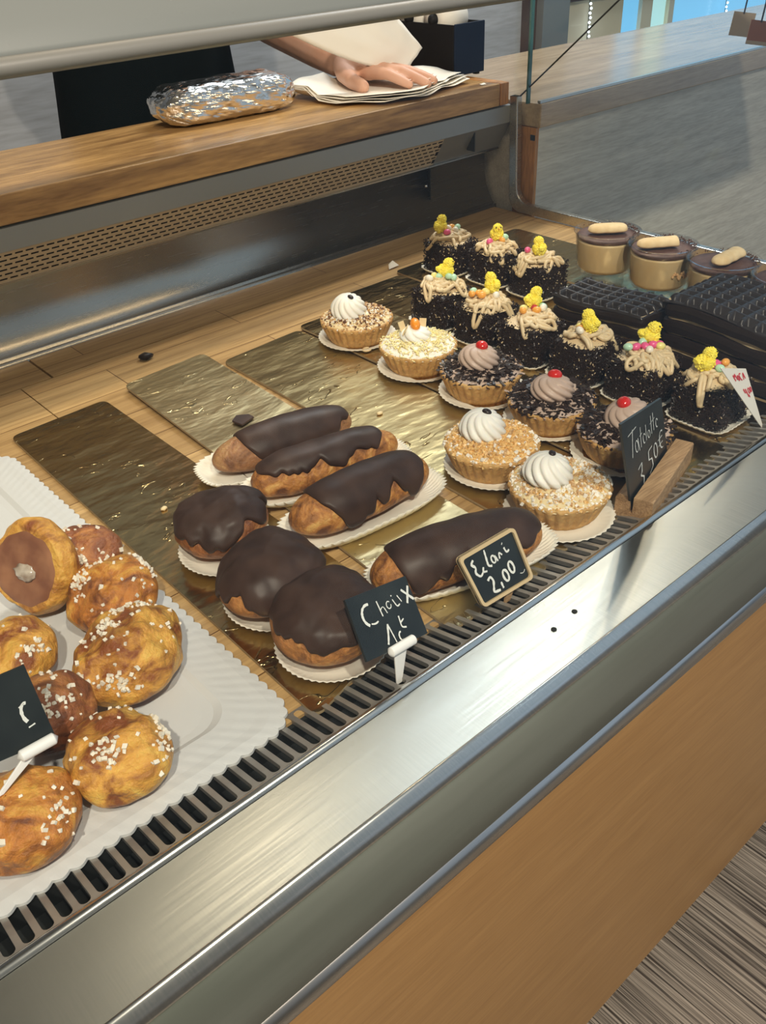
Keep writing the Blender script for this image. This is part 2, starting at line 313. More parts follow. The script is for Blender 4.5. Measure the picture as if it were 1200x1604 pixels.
# ------------------------------------------------------------------ object helpers
class MB:
    """collects shapes for ONE mesh object"""
    def __init__(self): self.v = []; self.f = []; self.m = []
    def add(self, vs, fs, mi=0, T=None):
        o = len(self.v)
        if T is not None: vs = [T @ Vector(v) for v in vs]
        self.v += [tuple(v) for v in vs]
        self.f += [tuple(i + o for i in f) for f in fs]
        self.m += [mi] * len(fs)
    def box(self, a, b, mi=0, T=None):
        x0, y0, z0 = a; x1, y1, z1 = b
        vs = [(x0, y0, z0), (x1, y0, z0), (x1, y1, z0), (x0, y1, z0), (x0, y0, z1), (x1, y0, z1), (x1, y1, z1), (x0, y1, z1)]
        self.add(vs, [(0, 3, 2, 1), (4, 5, 6, 7), (0, 1, 5, 4), (1, 2, 6, 5), (2, 3, 7, 6), (3, 0, 4, 7)], mi, T)
    def tube(self, pts, r, n=8, mi=0, T=None, cap=True):
        pts = [Vector(p) for p in pts]; k = len(pts)
        if not hasattr(r, '__len__'): r = [r] * k
        up = Vector((0, 0, 1)); vs = []; fs = []
        for i, p in enumerate(pts):
            d = (pts[min(i + 1, k - 1)] - pts[max(i - 1, 0)])
            d = d.normalized() if d.length > 1e-9 else Vector((1, 0, 0))
            a = d.cross(up)
            if a.length < 1e-3: a = d.cross(Vector((1, 0, 0)))
            a.normalize(); c = a.cross(d)
            up = c
            for j in range(n):
                t = 2 * PI * j / n
                vs.append(p + (a * math.cos(t) + c * math.sin(t)) * r[i])
        for i in range(k - 1):
            for j in range(n):
                fs.append((i * n + j, i * n + (j + 1) % n, (i + 1) * n + (j + 1) % n, (i + 1) * n + j))
        if cap:
            for e, s in ((0, -1), (k - 1, 1)):
                d = (pts[e] - pts[1 if e == 0 else k - 2]).normalized()
                vs.append(pts[e] + d * r[e] * .7); c = len(vs) - 1
                for j in range(n):
                    a_, b_ = e * n + j, e * n + (j + 1) % n
                    fs.append((c, b_, a_) if s < 0 else (c, a_, b_))
        self.add(vs, fs, mi, T)
    def lathe(self, prof, n=32, rf=None, mi=0, T=None, close=True):
        vs = []; fs = []
        for i, (r, z) in enumerate(prof):
            for j in range(n):
                t = 2 * PI * j / n
                rr = r if rf is None else rf(r, z, t)
                vs.append((rr * math.cos(t), rr * math.sin(t), z))
        for i in range(len(prof) - 1):
            for j in range(n):
                fs.append((i * n + j, i * n + (j + 1) % n, (i + 1) * n + (j + 1) % n, (i + 1) * n + j))
        if close:
            fs.append(tuple(range(n - 1, -1, -1)))
            fs.append(tuple((len(prof) - 1) * n + j for j in range(n)))
        self.add(vs, fs, mi, T)
    def ball(self, c, r, sub=2, mi=0, f=None, T=None):
        bm = bmesh.new(); bmesh.ops.create_icosphere(bm, subdivisions=sub, radius=1)
        rx, ry, rz = r if hasattr(r, '__len__') else (r, r, r)
        vs = []
        for v in bm.verts:
            p = v.co.copy()
            k = 1 if f is None else f(p)
            vs.append((c[0] + p.x * rx * k, c[1] + p.y * ry * k, c[2] + p.z * rz * k))
        fs = [tuple(v.index for v in q.verts) for q in bm.faces]
        bm.free(); self.add(vs, fs, mi, T)
    def chunk(self, c, s, mi=0):
        q = Quaternion((random.gauss(0, 1), random.gauss(0, 1), random.gauss(0, 1), random.gauss(0, 1))).normalized()
        sx, sy, sz = s if hasattr(s, '__len__') else (s * random.uniform(.6, 1.2), s * random.uniform(.6, 1.2), s * random.uniform(.5, 1))
        J = lambda: random.uniform(.62, 1.0)
        vs = [q @ Vector((x * sx * J() * .8, y * sy * J() * .8, z * sz * J() * .8)) + Vector(c) for x, y, z in ((-1, -1, -1), (1, -1, -1), (1, 1, -1), (-1, 1, -1), (-1, -1, 1), (1, -1, 1), (1, 1, 1), (-1, 1, 1))]
        self.add(vs, [(0, 3, 2, 1), (4, 5, 6, 7), (0, 1, 5, 4), (1, 2, 6, 5), (2, 3, 7, 6), (3, 0, 4, 7)], mi)
    def grid(self, nu, nv, f, mi=0, cu=False, T=None):
        vs = [f(i / (nu if cu else nu - 1), j / (nv - 1)) for j in range(nv) for i in range(nu)]
        fs = []
        for j in range(nv - 1):
            for i in range(nu if cu else nu - 1):
                i2 = (i + 1) % nu
                fs.append((j * nu + i, j * nu + i2, (j + 1) * nu + i2, (j + 1) * nu + i))
        self.add(vs, fs, mi, T)
    def build(self, name, mats, parent=None, smooth=True, loc=None, rot=None, bevel=0, segs=2, solid=0, angle=None, subsurf=0):
        me = bpy.data.meshes.new(name)
        me.from_pydata(self.v, [], self.f); me.update()
        for m_ in (mats if isinstance(mats, (list, tuple)) else [mats]):
            me.materials.append(M[m_] if isinstance(m_, str) else m_)
        me.polygons.foreach_set('material_index', self.m)
        bm = bmesh.new(); bm.from_mesh(me); bmesh.ops.recalc_face_normals(bm, faces=bm.faces); bm.to_mesh(me); bm.free()
        me.polygons.foreach_set('use_smooth', [smooth] * len(me.polygons))
        o = bpy.data.objects.new(name, me); COL.objects.link(o)
        if parent is not None: o.parent = parent
        if loc is not None: o.location = loc
        if rot is not None: o.rotation_euler = rot
        if solid:
            s = o.modifiers.new('thickness', 'SOLIDIFY'); s.thickness = solid; s.offset = 0
        if bevel:
            b = o.modifiers.new('bevel', 'BEVEL'); b.width = bevel; b.segments = segs; b.limit_method = 'ANGLE'; b.angle_limit = math.radians(35)
            if smooth:
                wn_ = o.modifiers.new('normals', 'WEIGHTED_NORMAL'); wn_.keep_sharp = False
        if subsurf:
            s = o.modifiers.new('sub', 'SUBSURF'); s.levels = subsurf; s.render_levels = subsurf
        return o

def thing(name, label, cat, loc=(0, 0, 0), rotz=0, group=None):
    o = bpy.data.objects.new(name, None); COL.objects.link(o); o.empty_display_size = .02
    o.location = loc; o.rotation_euler = (0, 0, rotz)
    o['label'] = label; o['category'] = cat
    if group: o['group'] = group
    return o
def tag(o, label, cat, group=None, kind=None):
    o['label'] = label; o['category'] = cat
    if group: o['group'] = group
    if kind: o['kind'] = kind
    return o
def struct(o): o['kind'] = 'structure'; return o
def nz(p, s, seed=0): return noise.noise(Vector((p[0] * s + seed * 7.3, p[1] * s - seed * 3.1, p[2] * s + seed)))

# ================================================================== THE ROOM
FL = -.72
m = MB(); m.box((-2.5, -2.2, FL - .05), (4.4, 2.6, FL))
struct(m.build('floor', wood_mat('striped_floor_boards', (.060, .047, .036), (.52, .45, .36), 'y', 3.6, .5, 95, None, .9, (.40, .60)), smooth=False))
m = MB(); m.box((-2.0, .35, CEIL), (2.9, 2.6, CEIL + .05))
struct(m.build('ceiling', 'plaster', smooth=False))
m = MB(); m.box((-2.5, 1.95, FL), (2.30, 2.02, CEIL))
for zz in (-.45, -.02, .42, .85, 1.3):
    m.box((-2.5, 1.944, zz), (2.30, 1.95, zz + .004), 1)
struct(m.build('wall_back', ['wall_wood', 'band'], smooth=False))
m = MB(); m.box((2.30, 1.90, FL), (2.42, 2.04, CEIL)); m.box((2.262, 1.925, FL), (2.30, 1.95, CEIL), 1)
struct(m.build('trim_1', ['band', 'dark_trim'], smooth=False))
# window wall right of the column, seen through the end of the case
m = MB(); m.box((2.42, 1.98, FL), (2.80, 2.03, .125)); struct(m.build('wall_right', 'cream_board', smooth=False))
m = MB()
for x0, x1, mi in ((2.80, 2.90, 0), (2.96, 3.06, 1), (3.09, 4.35, 0)):
    m.box((x0, 1.99, FL), (x1, 2.0, .125), mi); m.box((x0, 1.99, .175), (x1, 2.0, 1.25), mi)
win = struct(m.build('window_1', ['day_glass', 'day_glass_pale'], smooth=False))
m = MB()
for x in (2.93, 3.075): m.box((x - .03 if x < 3 else x - .015, 1.975, FL), (x + .03 if x < 3 else x + .015, 2.03, .125))
m.box((2.42, 1.96, .10), (4.4, 2.05, .18), 1); m.box((2.42, 1.96, 1.25), (4.4, 2.05, 1.75), 1)
m.build('window_frame', ['cream_board', 'dark_trim'], win, smooth=False)
def led_string(x, y, z0, z1, label):
    m = MB(); k = int((z1 - z0) / .013)
    for i in range(k): m.ball((x + (i % 2) * .004, y, z0 + i * .013), .0042, 1, 0)
    m.tube([(x, y + .004, z0 - .01), (x, y + .004, z1 + .01)], .0012, 6, 1)
    tag(m.build('led_string', ['led', 'black']), label, 'string lights', 'light strings in the window')
led_string(2.60, 1.96, -.12, .11, 'string of bluish white lights hanging against the cream board')
led_string(3.40, 1.955, -.15, .11, 'string of white lights hanging before the blue window pane')

# ================================================================== DISPLAY CASE
X0, X1 = -.45, 1.0389
case = thing('display_case', 'refrigerated pastry display case with steel front, curved hood and orange wood panel', 'display case', (.3, .5, FL))
def C(mb, name, mats, **k):
    o = mb.build(name, mats, case, **k); o.location = (-.3, -.5, -FL); return o
def strip(mb, prof, x0=X0, x1=X1, mi=0, n=2, closed=False):
    """sweeps a (y,z) profile along x"""
    xs = [x0 + (x1 - x0) * i / (n - 1) for i in range(n)]
    vs = [(x, y, z) for x in xs for y, z in prof]; k = len(prof); fs = []
    for i in range(n - 1):
        for j in range(k if closed else k - 1):
            j2 = (j + 1) % k
            fs.append((i * k + j, (i + 1) * k + j, (i + 1) * k + j2, i * k + j2))
    if closed: fs += [tuple(range(k)), tuple((n - 1) * k + j for j in range(k - 1, -1, -1))]
    mb.add(vs, fs, mi)
# cabinet body
m = MB(); m.box((X0, .30, FL + .0), (X1, .93, FL + .10)); C(m, 'plinth', 'black', smooth=False)
m = MB(); m.box((X0, .235, -.61), (X1, .262, -.105)); C(m, 'front_panel', 'panel_wood', smooth=True, bevel=.002)
m = MB(); m.box((X0, .262, -.62), (X1, .95, -.10)); C(m, 'cabinet', 'grey_panel', smooth=False)
m = MB(); strip(m, [(.262, -.1075), (.229, -.1075), (.227, -.104), (.228, -.092), (.232, -.0885), (.262, -.0885)], closed=True); C(m, 'lower_steel_strip', 'steel_x')
m = MB(); strip(m, [(.262, -.0875), (.232, -.0875), (.231, -.084), (.262, -.084)], closed=True); C(m, 'seal', 'rubber', smooth=False)
m = MB(); strip(m, [(.262, -.0835), (.2285, -.0835), (.2255, -.079), (.2235, -.055), (.2225, -.030), (.2228, -.012), (.2245, -.0055), (.2255, -.0035), (.262, -.0035)], closed=True); C(m, 'front_channel', 'sage')
m = MB(); strip(m, [(.2290, -.003), (.2240, -.003), (.2222, -.001), (.2218, .002), (.2265, .0095), (.2282, .0103), (.2290, .0103)], closed=True); C(m, 'corner_trim', 'steel_bright')
# steel shelf between glass and grille, with two screw holes
m = MB(); m.box((X0, .2292, .0), (X1, .2782, .0100)); C(m, 'steel_ledge', 'steel', smooth=False)
for p in ((.3515, .2545), (.3745, .2562)):
    m = MB(); m.lathe([(.0019, .0), (.0019, .0106), (.0014, .0108)], 12); o = C(m, 'screw_hole', 'cavity'); o.location = (p[0] - .3, p[1] - .5, -FL)
# grille: sheet sloping down to the shelf with rounded slots
m = MB(); pitch = .00942; ya, yb = .2855, .3285
SLOPE = -.268
def gz(y): return .0095 + SLOPE * (y - ya)
def slot_cell(mb, x0, x1, y0, y1, hx0, hx1, hy0, hy1):
    cx = (hx0 + hx1) / 2; r = (hx1 - hx0) / 2; ring = []
    for k in range(7):
        t = PI * k / 6; ring.append((cx + r * math.cos(t), hy1 - r + r * math.sin(t)))
    for k in range(7):
        t = PI + PI * k / 6; ring.append((cx + r * math.cos(t), hy0 + r + r * math.sin(t)))
    outer = []
    for (x, y) in ring:
        outer.append((x1 if x > cx + r * .3 else (x0 if x < cx - r * .3 else x), y1 if y > hy1 - r * .9 and abs(x - cx) < r * .95 else (y0 if y < hy0 + r * .9 and abs(x - cx) < r * .95 else y)))
    # outer boundary projected simply
    outer = []
    for (x, y) in ring:
        dx, dy = x - cx, y - (hy0 + hy1) / 2
        sx = (x1 - cx) / abs(dx) if abs(dx) > 1e-6 else 1e9; sy = ((y1 - y0) / 2) / abs(dy) if abs(dy) > 1e-6 else 1e9
        if y > hy1 - r + 1e-6: outer.append((cx + (x1 - cx) * (x - cx) / r, y1))
        elif y < hy0 + r - 1e-6: outer.append((cx + (x1 - cx) * (x - cx) / r, y0))
        else: outer.append((x1 if dx > 0 else x0, y1 if y > (y0 + y1) / 2 else y0))
    k = len(ring)
    vs = [(x, y, gz(y)) for x, y in ring] + [(x, y, gz(y)) for x, y in outer] + [(x, y, gz(y) - .0035) for x, y in ring]
    fs = []
    for i in range(k):
        j = (i + 1) % k
        fs.append((i, j, k + j, k + i)); fs.append((i, 2 * k + i, 2 * k + j, j))
    mb.add(vs, fs)
nslots = int((X1 - X0) / pitch)
for i in range(nslots):
    x = X0 + i * pitch
    slot_cell(m, x, x + pitch, ya, yb, x + .0017, x + pitch - .0017, ya + .0012, yb - .006)
C(m, 'grille', 'steel_grille', smooth=False)
m = MB(); pts = [(.2782, .0085), (.2788, .0112), (.2806, .0126), (.2828, .0126), (.2846, .0112), (.2856, .0092), (.2848, .006), (.279, .006)]
strip(m, pts, closed=True); C(m, 'grille_rim', 'steel_bright')
m = MB(); m.box((X0, .27, -.09), (X1, .3175, -.016)); m.box((X0, .3150, -.09), (X1, .3178, -.0030)); m.box((X0, .27, -.09), (X1, .2850, -.004)); C(m, 'slot_shade_fill', 'cavity', smooth=False)  # solid black fill and back strip, painted shade beneath the slots
# wooden display shelf
m = MB(); m.box((X0, .318, -.022), (.2555, .868, -.0008)); m.box((.2568, .318, -.022), (X1 - .004, .868, -.0008)); 
m.box((X0, .8695, -.022), (.290, .930, -.0006)); m.box((.2925, .8695, -.022), (X1 - .004, .930, -.0006))
C(m, 'wooden_shelf', 'bamboo', smooth=False)
# rear wall: gutter, cove, polished riser
m = MB()
cove = [(.930, -.004), (.934, .002), (.9345, .006)] + [(.9345 + .022 * (1 - math.cos(t)), .006 + .022 * math.sin(t)) for t in [PI / 2 * k / 6 for k in range(1, 7)]]
strip(m, [(.929, -.004), (.9305, .0035), (.9325, .0035), (.9330, -.002), (.9350, -.002), (.9356, .005), (.9375, .006), (.9450, .016), (.9520, .030), (.9560, .048), (.957, .086), (.957, .147), (.975, .147), (.975, -.02), (.929, -.02)], closed=True)
C(m, 'rear_wall', 'steel_wall')
for z in (.050, .082):
    m = MB(); m.ball((0, 0, 0), (.0028, .0016, .0028), 2); o = C(m, 'rivet', 'steel_bright'); o.location = (.915 - .3, .9545 - .5, z - FL)
m = MB(); m.box((.9205, .952, .03), (.9217, .9572, .092)); C(m, 'wall_joint', 'rubber', smooth=False)
# perforated air outlet, tilted, real holes
m = MB(); P0 = Vector((0, .9065, .1235)); P1 = Vector((0, .9300, .0860)); rows = 6; cw = .0112
px0, px1 = X0, .905
ncol = int((px1 - px0) / cw)
def pp(x, t): q = P0.lerp(P1, t); return (x, q.y, q.z)
for r in range(rows):
    for c in range(ncol + 1):
        xa = px0 + c * cw - (cw / 2 if r % 2 else 0); xb = xa + cw
        xa_, xb_ = max(xa, px0), min(xb, px1)
        t0 = .05 + .9 * r / rows; t1 = .05 + .9 * (r + 1) / rows
        ha, hb = max(xa + .0015, px0), min(xb - .0015, px1); u0 = t0 + .05; u1 = t1 - .05
        if xb_ - xa_ < .004: continue
        vs = [pp(xa_, t0), pp(xb_, t0), pp(xb_, t1), pp(xa_, t1), pp(ha, u0), pp(hb, u0), pp(hb, u1), pp(ha, u1)]
        m.add(vs, [(0, 1, 5, 4), (1, 2, 6, 5), (2, 3, 7, 6), (3, 0, 4, 7)])
m.add([pp(px0, 0), pp(px1, 0), pp(px1, .05), pp(px0, .05)], [(0, 1, 2, 3)])
m.add([pp(px0, .95), pp(px1, .95), pp(px1, 1.0), pp(px0, 1.0)], [(0, 1, 2, 3)])
C(m, 'perforated_outlet', 'perforated', smooth=False)
m = MB(); m.box((X0, .940, .087), (.91, .955, .124)); C(m, 'outlet_cavity', 'cavity', smooth=False)
m = MB(); m.add([pp(.905, 0), pp(X1, 0), pp(X1, 1), pp(.905, 1)], [(0, 1, 2, 3)]); m.box((.965, .908, .095), (.9662, .923, .1205), 1)
C(m, 'outlet_end_plate', ['band', 'rubber'], smooth=False)
m = MB(); strip(m, [(.9565, .0875), (.9300, .0858), (.9285, .0845), (.9285, .083), (.9575, .0835)], closed=True); C(m, 'outlet_lower_lip', 'steel_wall', smooth=False)
m = MB(); strip(m, [(.9035, .1460), (.9035, .1240), (.9075, .1225), (.95, .1225), (.95, .1460)], closed=True); C(m, 'steel_band', 'band', smooth=False)
# hood with rounded lip
def hood_z(y): return 0
m = MB()
hp = [(.500, .3300), (.4965, .3325), (.4955, .3360), (.4985, .3390), (.5020, .3400), (.5028, .3425), (.510, .352), (.525, .368), (.548, .386), (.575, .400), (.605, .409), (.645, .412), (.666, .408), (.670, .396), (.660, .386), (.610, .378), (.560, .358), (.520, .336), (.506, .329)]
strip(m, hp[4:], closed=True, n=2, x0=X0, x1=1.30)
hood = C(m, 'hood', 'hood')
m = MB(); strip(m, hp[:5] + [(.507, .3395), (.507, .3295)], closed=True, x0=X0, x1=1.30); C(m, 'hood_lip', 'lip')
for x in (-.42, 1.25):
    m = MB(); m.box((x, .60, .12), (x + .018, .64, .40)); 
    if x < 1: C(m, 'hood_post', 'steel_bright', smooth=False)
# front glass, gently curved, from the channel up to the hood lip
gp = [(.2250, -.002), (.2222, .020), (.2225, .055), (.2300, .090), (.2470, .120), (.2700, .1400), (.3000, .1654), (.3700, .2247), (.4400, .2840), (.4955, .331)]
m = MB()
out = []
for i, (y, z) in enumerate(gp):
    a = Vector(gp[max(i - 1, 0)]); b = Vector(gp[min(i + 1, len(gp) - 1)]); d = (b - a).normalized()
    out.append((y - d.y * -.003 * -1, z + d.x * -.003 * -1))
strip(m, gp + out[::-1], closed=True, x0=X0, x1=X1 - .004); C(m, 'front_glass', 'glass', smooth=False)
# end wall of the case: glass pane in a slim steel frame with a rounded lower corner
m = MB()
poly = [(.9030, .272), (.9030, .150), (.880, .006), (.24, .006), (.222, .05), (.225, .15), (.26, .238), (.35, .298), (.495, .331), (.66, .331), (.74, .28)]
m.add([(X1 - .002, y, z) for y, z in poly] + [(X1 + .002, y, z) for y, z in poly],
      [tuple(range(11)), tuple(range(21, 10, -1))] + [(i, 11 + i, 11 + (i + 1) % 11, (i + 1) % 11) for i in range(11)])
C(m, 'end_glass', 'glass', smooth=False)
m = MB()
def frame_path(off): 
    # y,z path: down the rear, round the corner, forward along the base
    pts = [(.905 - off, .158), (.900 - off, .030 + off)]
    for k in range(1, 7):
        t = PI / 2 * k / 6; pts.append((.900 - off - .022 * (1 - math.cos(t)), .030 + off - .022 * math.sin(t)))
    pts.append((.24, .008 + off)); return pts
a = frame_path(0); b = frame_path(.014)
a = [(y, max(z - .007, .0)) if i > 0 else (y, z) for i, (y, z) in enumerate(a)]; b = [(y, z - .007) if i > 0 else (y, z) for i, (y, z) in enumerate(b)]
vs = [(X1 - .007, y, z) for y, z in a] + [(X1 - .007, y, z) for y, z in b] + [(X1 + .004, y, z) for y, z in a] + [(X1 + .004, y, z) for y, z in b]
k = len(a); fs = []
for i in range(k - 1):
    fs += [(i, i + 1, k + i + 1, k + i), (2 * k + i, 3 * k + i, 3 * k + i + 1, 2 * k + i + 1), (k + i, k + i + 1, 3 * k + i + 1, 3 * k + i), (i, 2 * k + i, 2 * k + i + 1, i + 1)]
m.add(vs, fs); C(m, 'end_frame', 'steel_x', smooth=False, bevel=.0015)
m = MB(); m.tube([(X1, .9086, .1442), (X1, .7414, .2809), (X1, .66, .338)], .0011, 6); C(m, 'thin_tie_rod', 'rubber')
m = MB(); m.box((X1 - .003, .8755, .150), (X1 + .003, .8785, .33)); C(m, 'glass_edge', 'glass_edge', smooth=False)

# ================================================================== WORKTOP AND NEIGHBOURING COUNTER
m = MB(); m.box((X0, .9055, .1475), (1.012, 1.092, .1765)); m.box((1.014, .9055, .1475), (X1 - .008, 1.092, .1765), 1)
tag(m.build('worktop', ['worktop', 'post_wood'], smooth=True, bevel=.0015), 'thick oiled oak worktop along the back of the display case', 'worktop')
m = MB(); m.box((X0, .976, FL), (X1, 1.07, .1470))
tag(m.build('serving_counter_base', 'grey_panel', smooth=False), 'grey panelled base under the oiled oak worktop', 'counter')
ct = thing('side_counter', 'side counter with pale wood top and grey laminate front behind end glass', 'counter', (1.06, .866, FL))
def K(mb, name, mats, **k):
    o = mb.build(name, mats, ct, **k); o.location = (-1.06, -.866, -FL); return o
m = MB(); m.box((1.0475, .8600, .118), (4.3, 1.195, .1500)); K(m, 'counter_top', 'worktop_dull', smooth=True, bevel=.002)
m = MB(); m.box((1.0535, .868, FL), (4.3, 1.15, .1175)); K(m, 'counter_front', 'grey_panel', smooth=False)
m = MB(); m.box((1.0470, .8665, FL), (1.0533, .905, .1175)); K(m, 'end_board', 'post_wood', smooth=False)
m = MB(); m.box((1.0462, .868, .1005), (1.048, .876, .108)); K(m, 'cable_hole', 'cavity', smooth=False)
m = MB(); m.box((1.0475, .862, .1502), (4.3, .867, .1535)); K(m, 'top_edge_strip', 'steel_x', smooth=False)

# small hanging tags by the window
for (x, y, z, w_, mt, lab) in ((1.50, .83, .203, .017, 'tan_tag', 'small tan tag on a dark cord over the side counter'), (1.40, .745, .2065, .016, 'brown_tag', 'small brown tag on a dark cord at right edge')):
    h = thing('hanging_tag', lab, 'tag', (x, y, z))
    m = MB(); T = Matrix.Rotation(.2, 4, 'Y') @ Matrix.Rotation(-.9, 4, 'Z')
    m.box((-w_, -.0012, -w_), (w_, .0012, w_), 0, T); m.box((-w_, -.0014, -w_), (w_, .0014, -w_ + .005), 1, T); m.build('tag_card', [mt, 'tan_tag'], h, smooth=False)
    m = MB(); m.tube([(0, 0, w_ * .9), (.004, 0, .04), (.001, .003, .10), (0, 0, .30)], .0014, 6); m.build('cord', 'navy', h)

# ================================================================== BOARDS AND DOILY
def card(name, pts, z, mi, label, cat, group=None, th=.0022, lift=None, r=.009):
    """rounded four-corner card"""
    P = [Vector((x, y, 0)) for x, y in pts]; out = []
    for i in range(4):
        p = P[i]; a = (P[i - 1] - p).normalized(); b = (P[(i + 1) % 4] - p).normalized()
        for k in range(6):
            t = k / 5; out.append((p + a * r) * (1 - t) ** 2 + p * 2 * t * (1 - t) + (p + b * r) * t ** 2)
    c = sum(P, Vector()) / 4
    def zz(q): return (lift(q) if lift else 0)
    m = MB()
    k = len(out); rings = 36
    vs = []
    for s in range(rings + 1):
        f = 1 - s / rings
        for q in out:
            v = c + (q - c) * f; vs.append((v.x - c.x, v.y - c.y, th + zz(v)))
    fs = []
    for s in range(rings):
        for i in range(k): fs.append((s * k + i, s * k + (i + 1) % k, (s + 1) * k + (i + 1) % k, (s + 1) * k + i))
    m.add(vs, fs, 0)
    vs = [(q.x - c.x, q.y - c.y, th + zz(q)) for q in out] + [(q.x - c.x, q.y - c.y, zz(q)) for q in out]
    m.add(vs, [(i, (i + 1) % k, k + (i + 1) % k, k + i) for i in range(k)] + ([] if lift else [tuple(range(k, 2 * k))]), 1)
    o = m.build(name, ['gold%d' % mi, 'card_edge'], smooth=bool(lift), loc=(c.x, c.y, z))
    return tag(o, label, cat, group)
G = 'gold cards under the pastries'
card('gold_card', [(.2065, .7725), (.3036, .7765), (.3040, .335), (.2005, .308)], 0, 0, 'long gold card beside the white paper, under the round cream puffs', 'cake board', G)
card('gold_card', [(.3295, .7840), (.4264, .7900), (.4120, .305), (.3110, .305)], 0, 3, 'gold card with raised wrinkled far end under the eclairs', 'cake board', G,
     lift=lambda v: .004 * max(0, (v.y - .60) / .18) ** 1.5)
card('gold_card', [(.4345, .7650), (.5400, .7720), (.5380, .305), (.4290, .308)], 0, 1, 'gold card between the eclairs and the cream tartlets, crossed by a crease', 'cake board', G)
card('gold_card', [(.5425, .7760), (.6380, .7760), (.6360, .300), (.5400, .297)], .0024, 0, 'gold card under the row of fruit topped tartlets', 'cake board', G)
card('gold_card', [(.6430, .8150), (.7330, .8150), (.7330, .302), (.6410, .302)], .0004, 2, 'gold card under the front row of chick topped cakes', 'cake board', G)
card('gold_card', [(.7380, .8300), (.8500, .8300), (.8500, .302), (.7380, .302)], 0, 2, 'gold card under the rear chick topped cakes and chocolate slabs', 'cake board', G)
card('gold_card', [(.8560, .8300), (.9700, .8300), (.9700, .302), (.8560, .302)], .0002, 0, 'gold card under the row of dessert cups', 'cake board', G)

# white paper with scalloped, embossed rim
m = MB(); dx0, dx1, dy0, dy1 = -.22, .1915, .3135, .7450
def doily_z(x, y, e):
    return .0025 + (.0016 * (1 - math.cos(min(e / .006, 1) * PI)) / 2 if e < .03 else 0) + (0 if e > .026 else .0)
per = []
step = .0093
def edge_run(a, b):
    n_ = int((Vector(b) - Vector(a)).length / step); d = (Vector(b) - Vector(a)) / n_; nrm = Vector((d.y, -d.x)).normalized(); res = []
    for i in range(n_):
        for k in range(6):
            t = k / 6; p = Vector(a) + d * (i + t); res.append(p + nrm * .0022 * math.sin(PI * t))
    return res
r_ = .022
def arc(cx, cy, t0):
    res = []; n_ = 4
    for i in range(n_):
        for k in range(6):
            t = t0 + (i + k / 6) / n_ * PI / 2; rr = r_ + .0022 * math.sin(PI * k / 6); res.append(Vector((cx + rr * math.cos(t), cy + rr * math.sin(t))))
    return res
per += edge_run((dx0 + r_, dy0), (dx1 - r_, dy0)) + arc(dx1 - r_, dy0 + r_, -PI / 2) + edge_run((dx1, dy0 + r_), (dx1, dy1 - r_)) + arc(dx1 - r_, dy1 - r_, 0)
per += edge_run((dx1 - r_, dy1), (dx0 + r_, dy1)) + arc(dx0 + r_, dy1 - r_, PI / 2) + edge_run((dx0, dy1 - r_), (dx0, dy0 + r_)) + arc(dx0 + r_, dy0 + r_, PI)
cx_, cy_ = (dx0 + dx1) / 2, (dy0 + dy1) / 2; hx, hy = (dx1 - dx0) / 2, (dy1 - dy0) / 2
insets = [(0, .0042), (.002, .0046), (.006, .0050), (.012, .0046), (.020, .0048), (.027, .0046), (.031, .0026), (.036, .0022)]
vs = []; k = len(per)
flat = []
for i, p in enumerate(per):
    w_ = .0022 * math.sin(PI * (i % 6) / 6); c_ = Vector((min(max(p.x, dx0 + r_), dx1 - r_), min(max(p.y, dy0 + r_), dy1 - r_))); d_ = (p - c_)
    flat.append(c_ + d_.normalized() * (d_.length - w_))
for e, z in insets:
    for i, p in enumerate(per):
        f = Vector(((hx - e) / hx, (hy - e) / hy))
        if e > .001: p = flat[i]
        q = Vector((cx_ + (p.x - cx_) * f.x, cy_ + (p.y - cy_) * f.y))
        emb = .00009 * math.sin(i * PI / 3) if .001 < e < .024 else 0
        vs.append((q.x - cx_, q.y - cy_, z + emb))
fs = []
for s in range(len(insets) - 1):
    for i in range(k): fs.append((s * k + i, s * k + (i + 1) % k, (s + 1) * k + (i + 1) % k, (s + 1) * k + i))
fs.append(tuple((len(insets) - 1) * k + i for i in range(k)))
m.add(vs, fs); vs2 = [(v[0], v[1], v[2] - .0022) for v in vs[:k]]
m.add(vs[:k] + vs2, [(i, (i + 1) % k, k + (i + 1) % k, k + i) for i in range(k)] + [tuple(range(k, 2 * k))])
tag(m.build('paper_doily', 'doily', loc=(cx_, cy_, 0), smooth=False), 'large white scalloped paper under the sugared buns', 'doily')

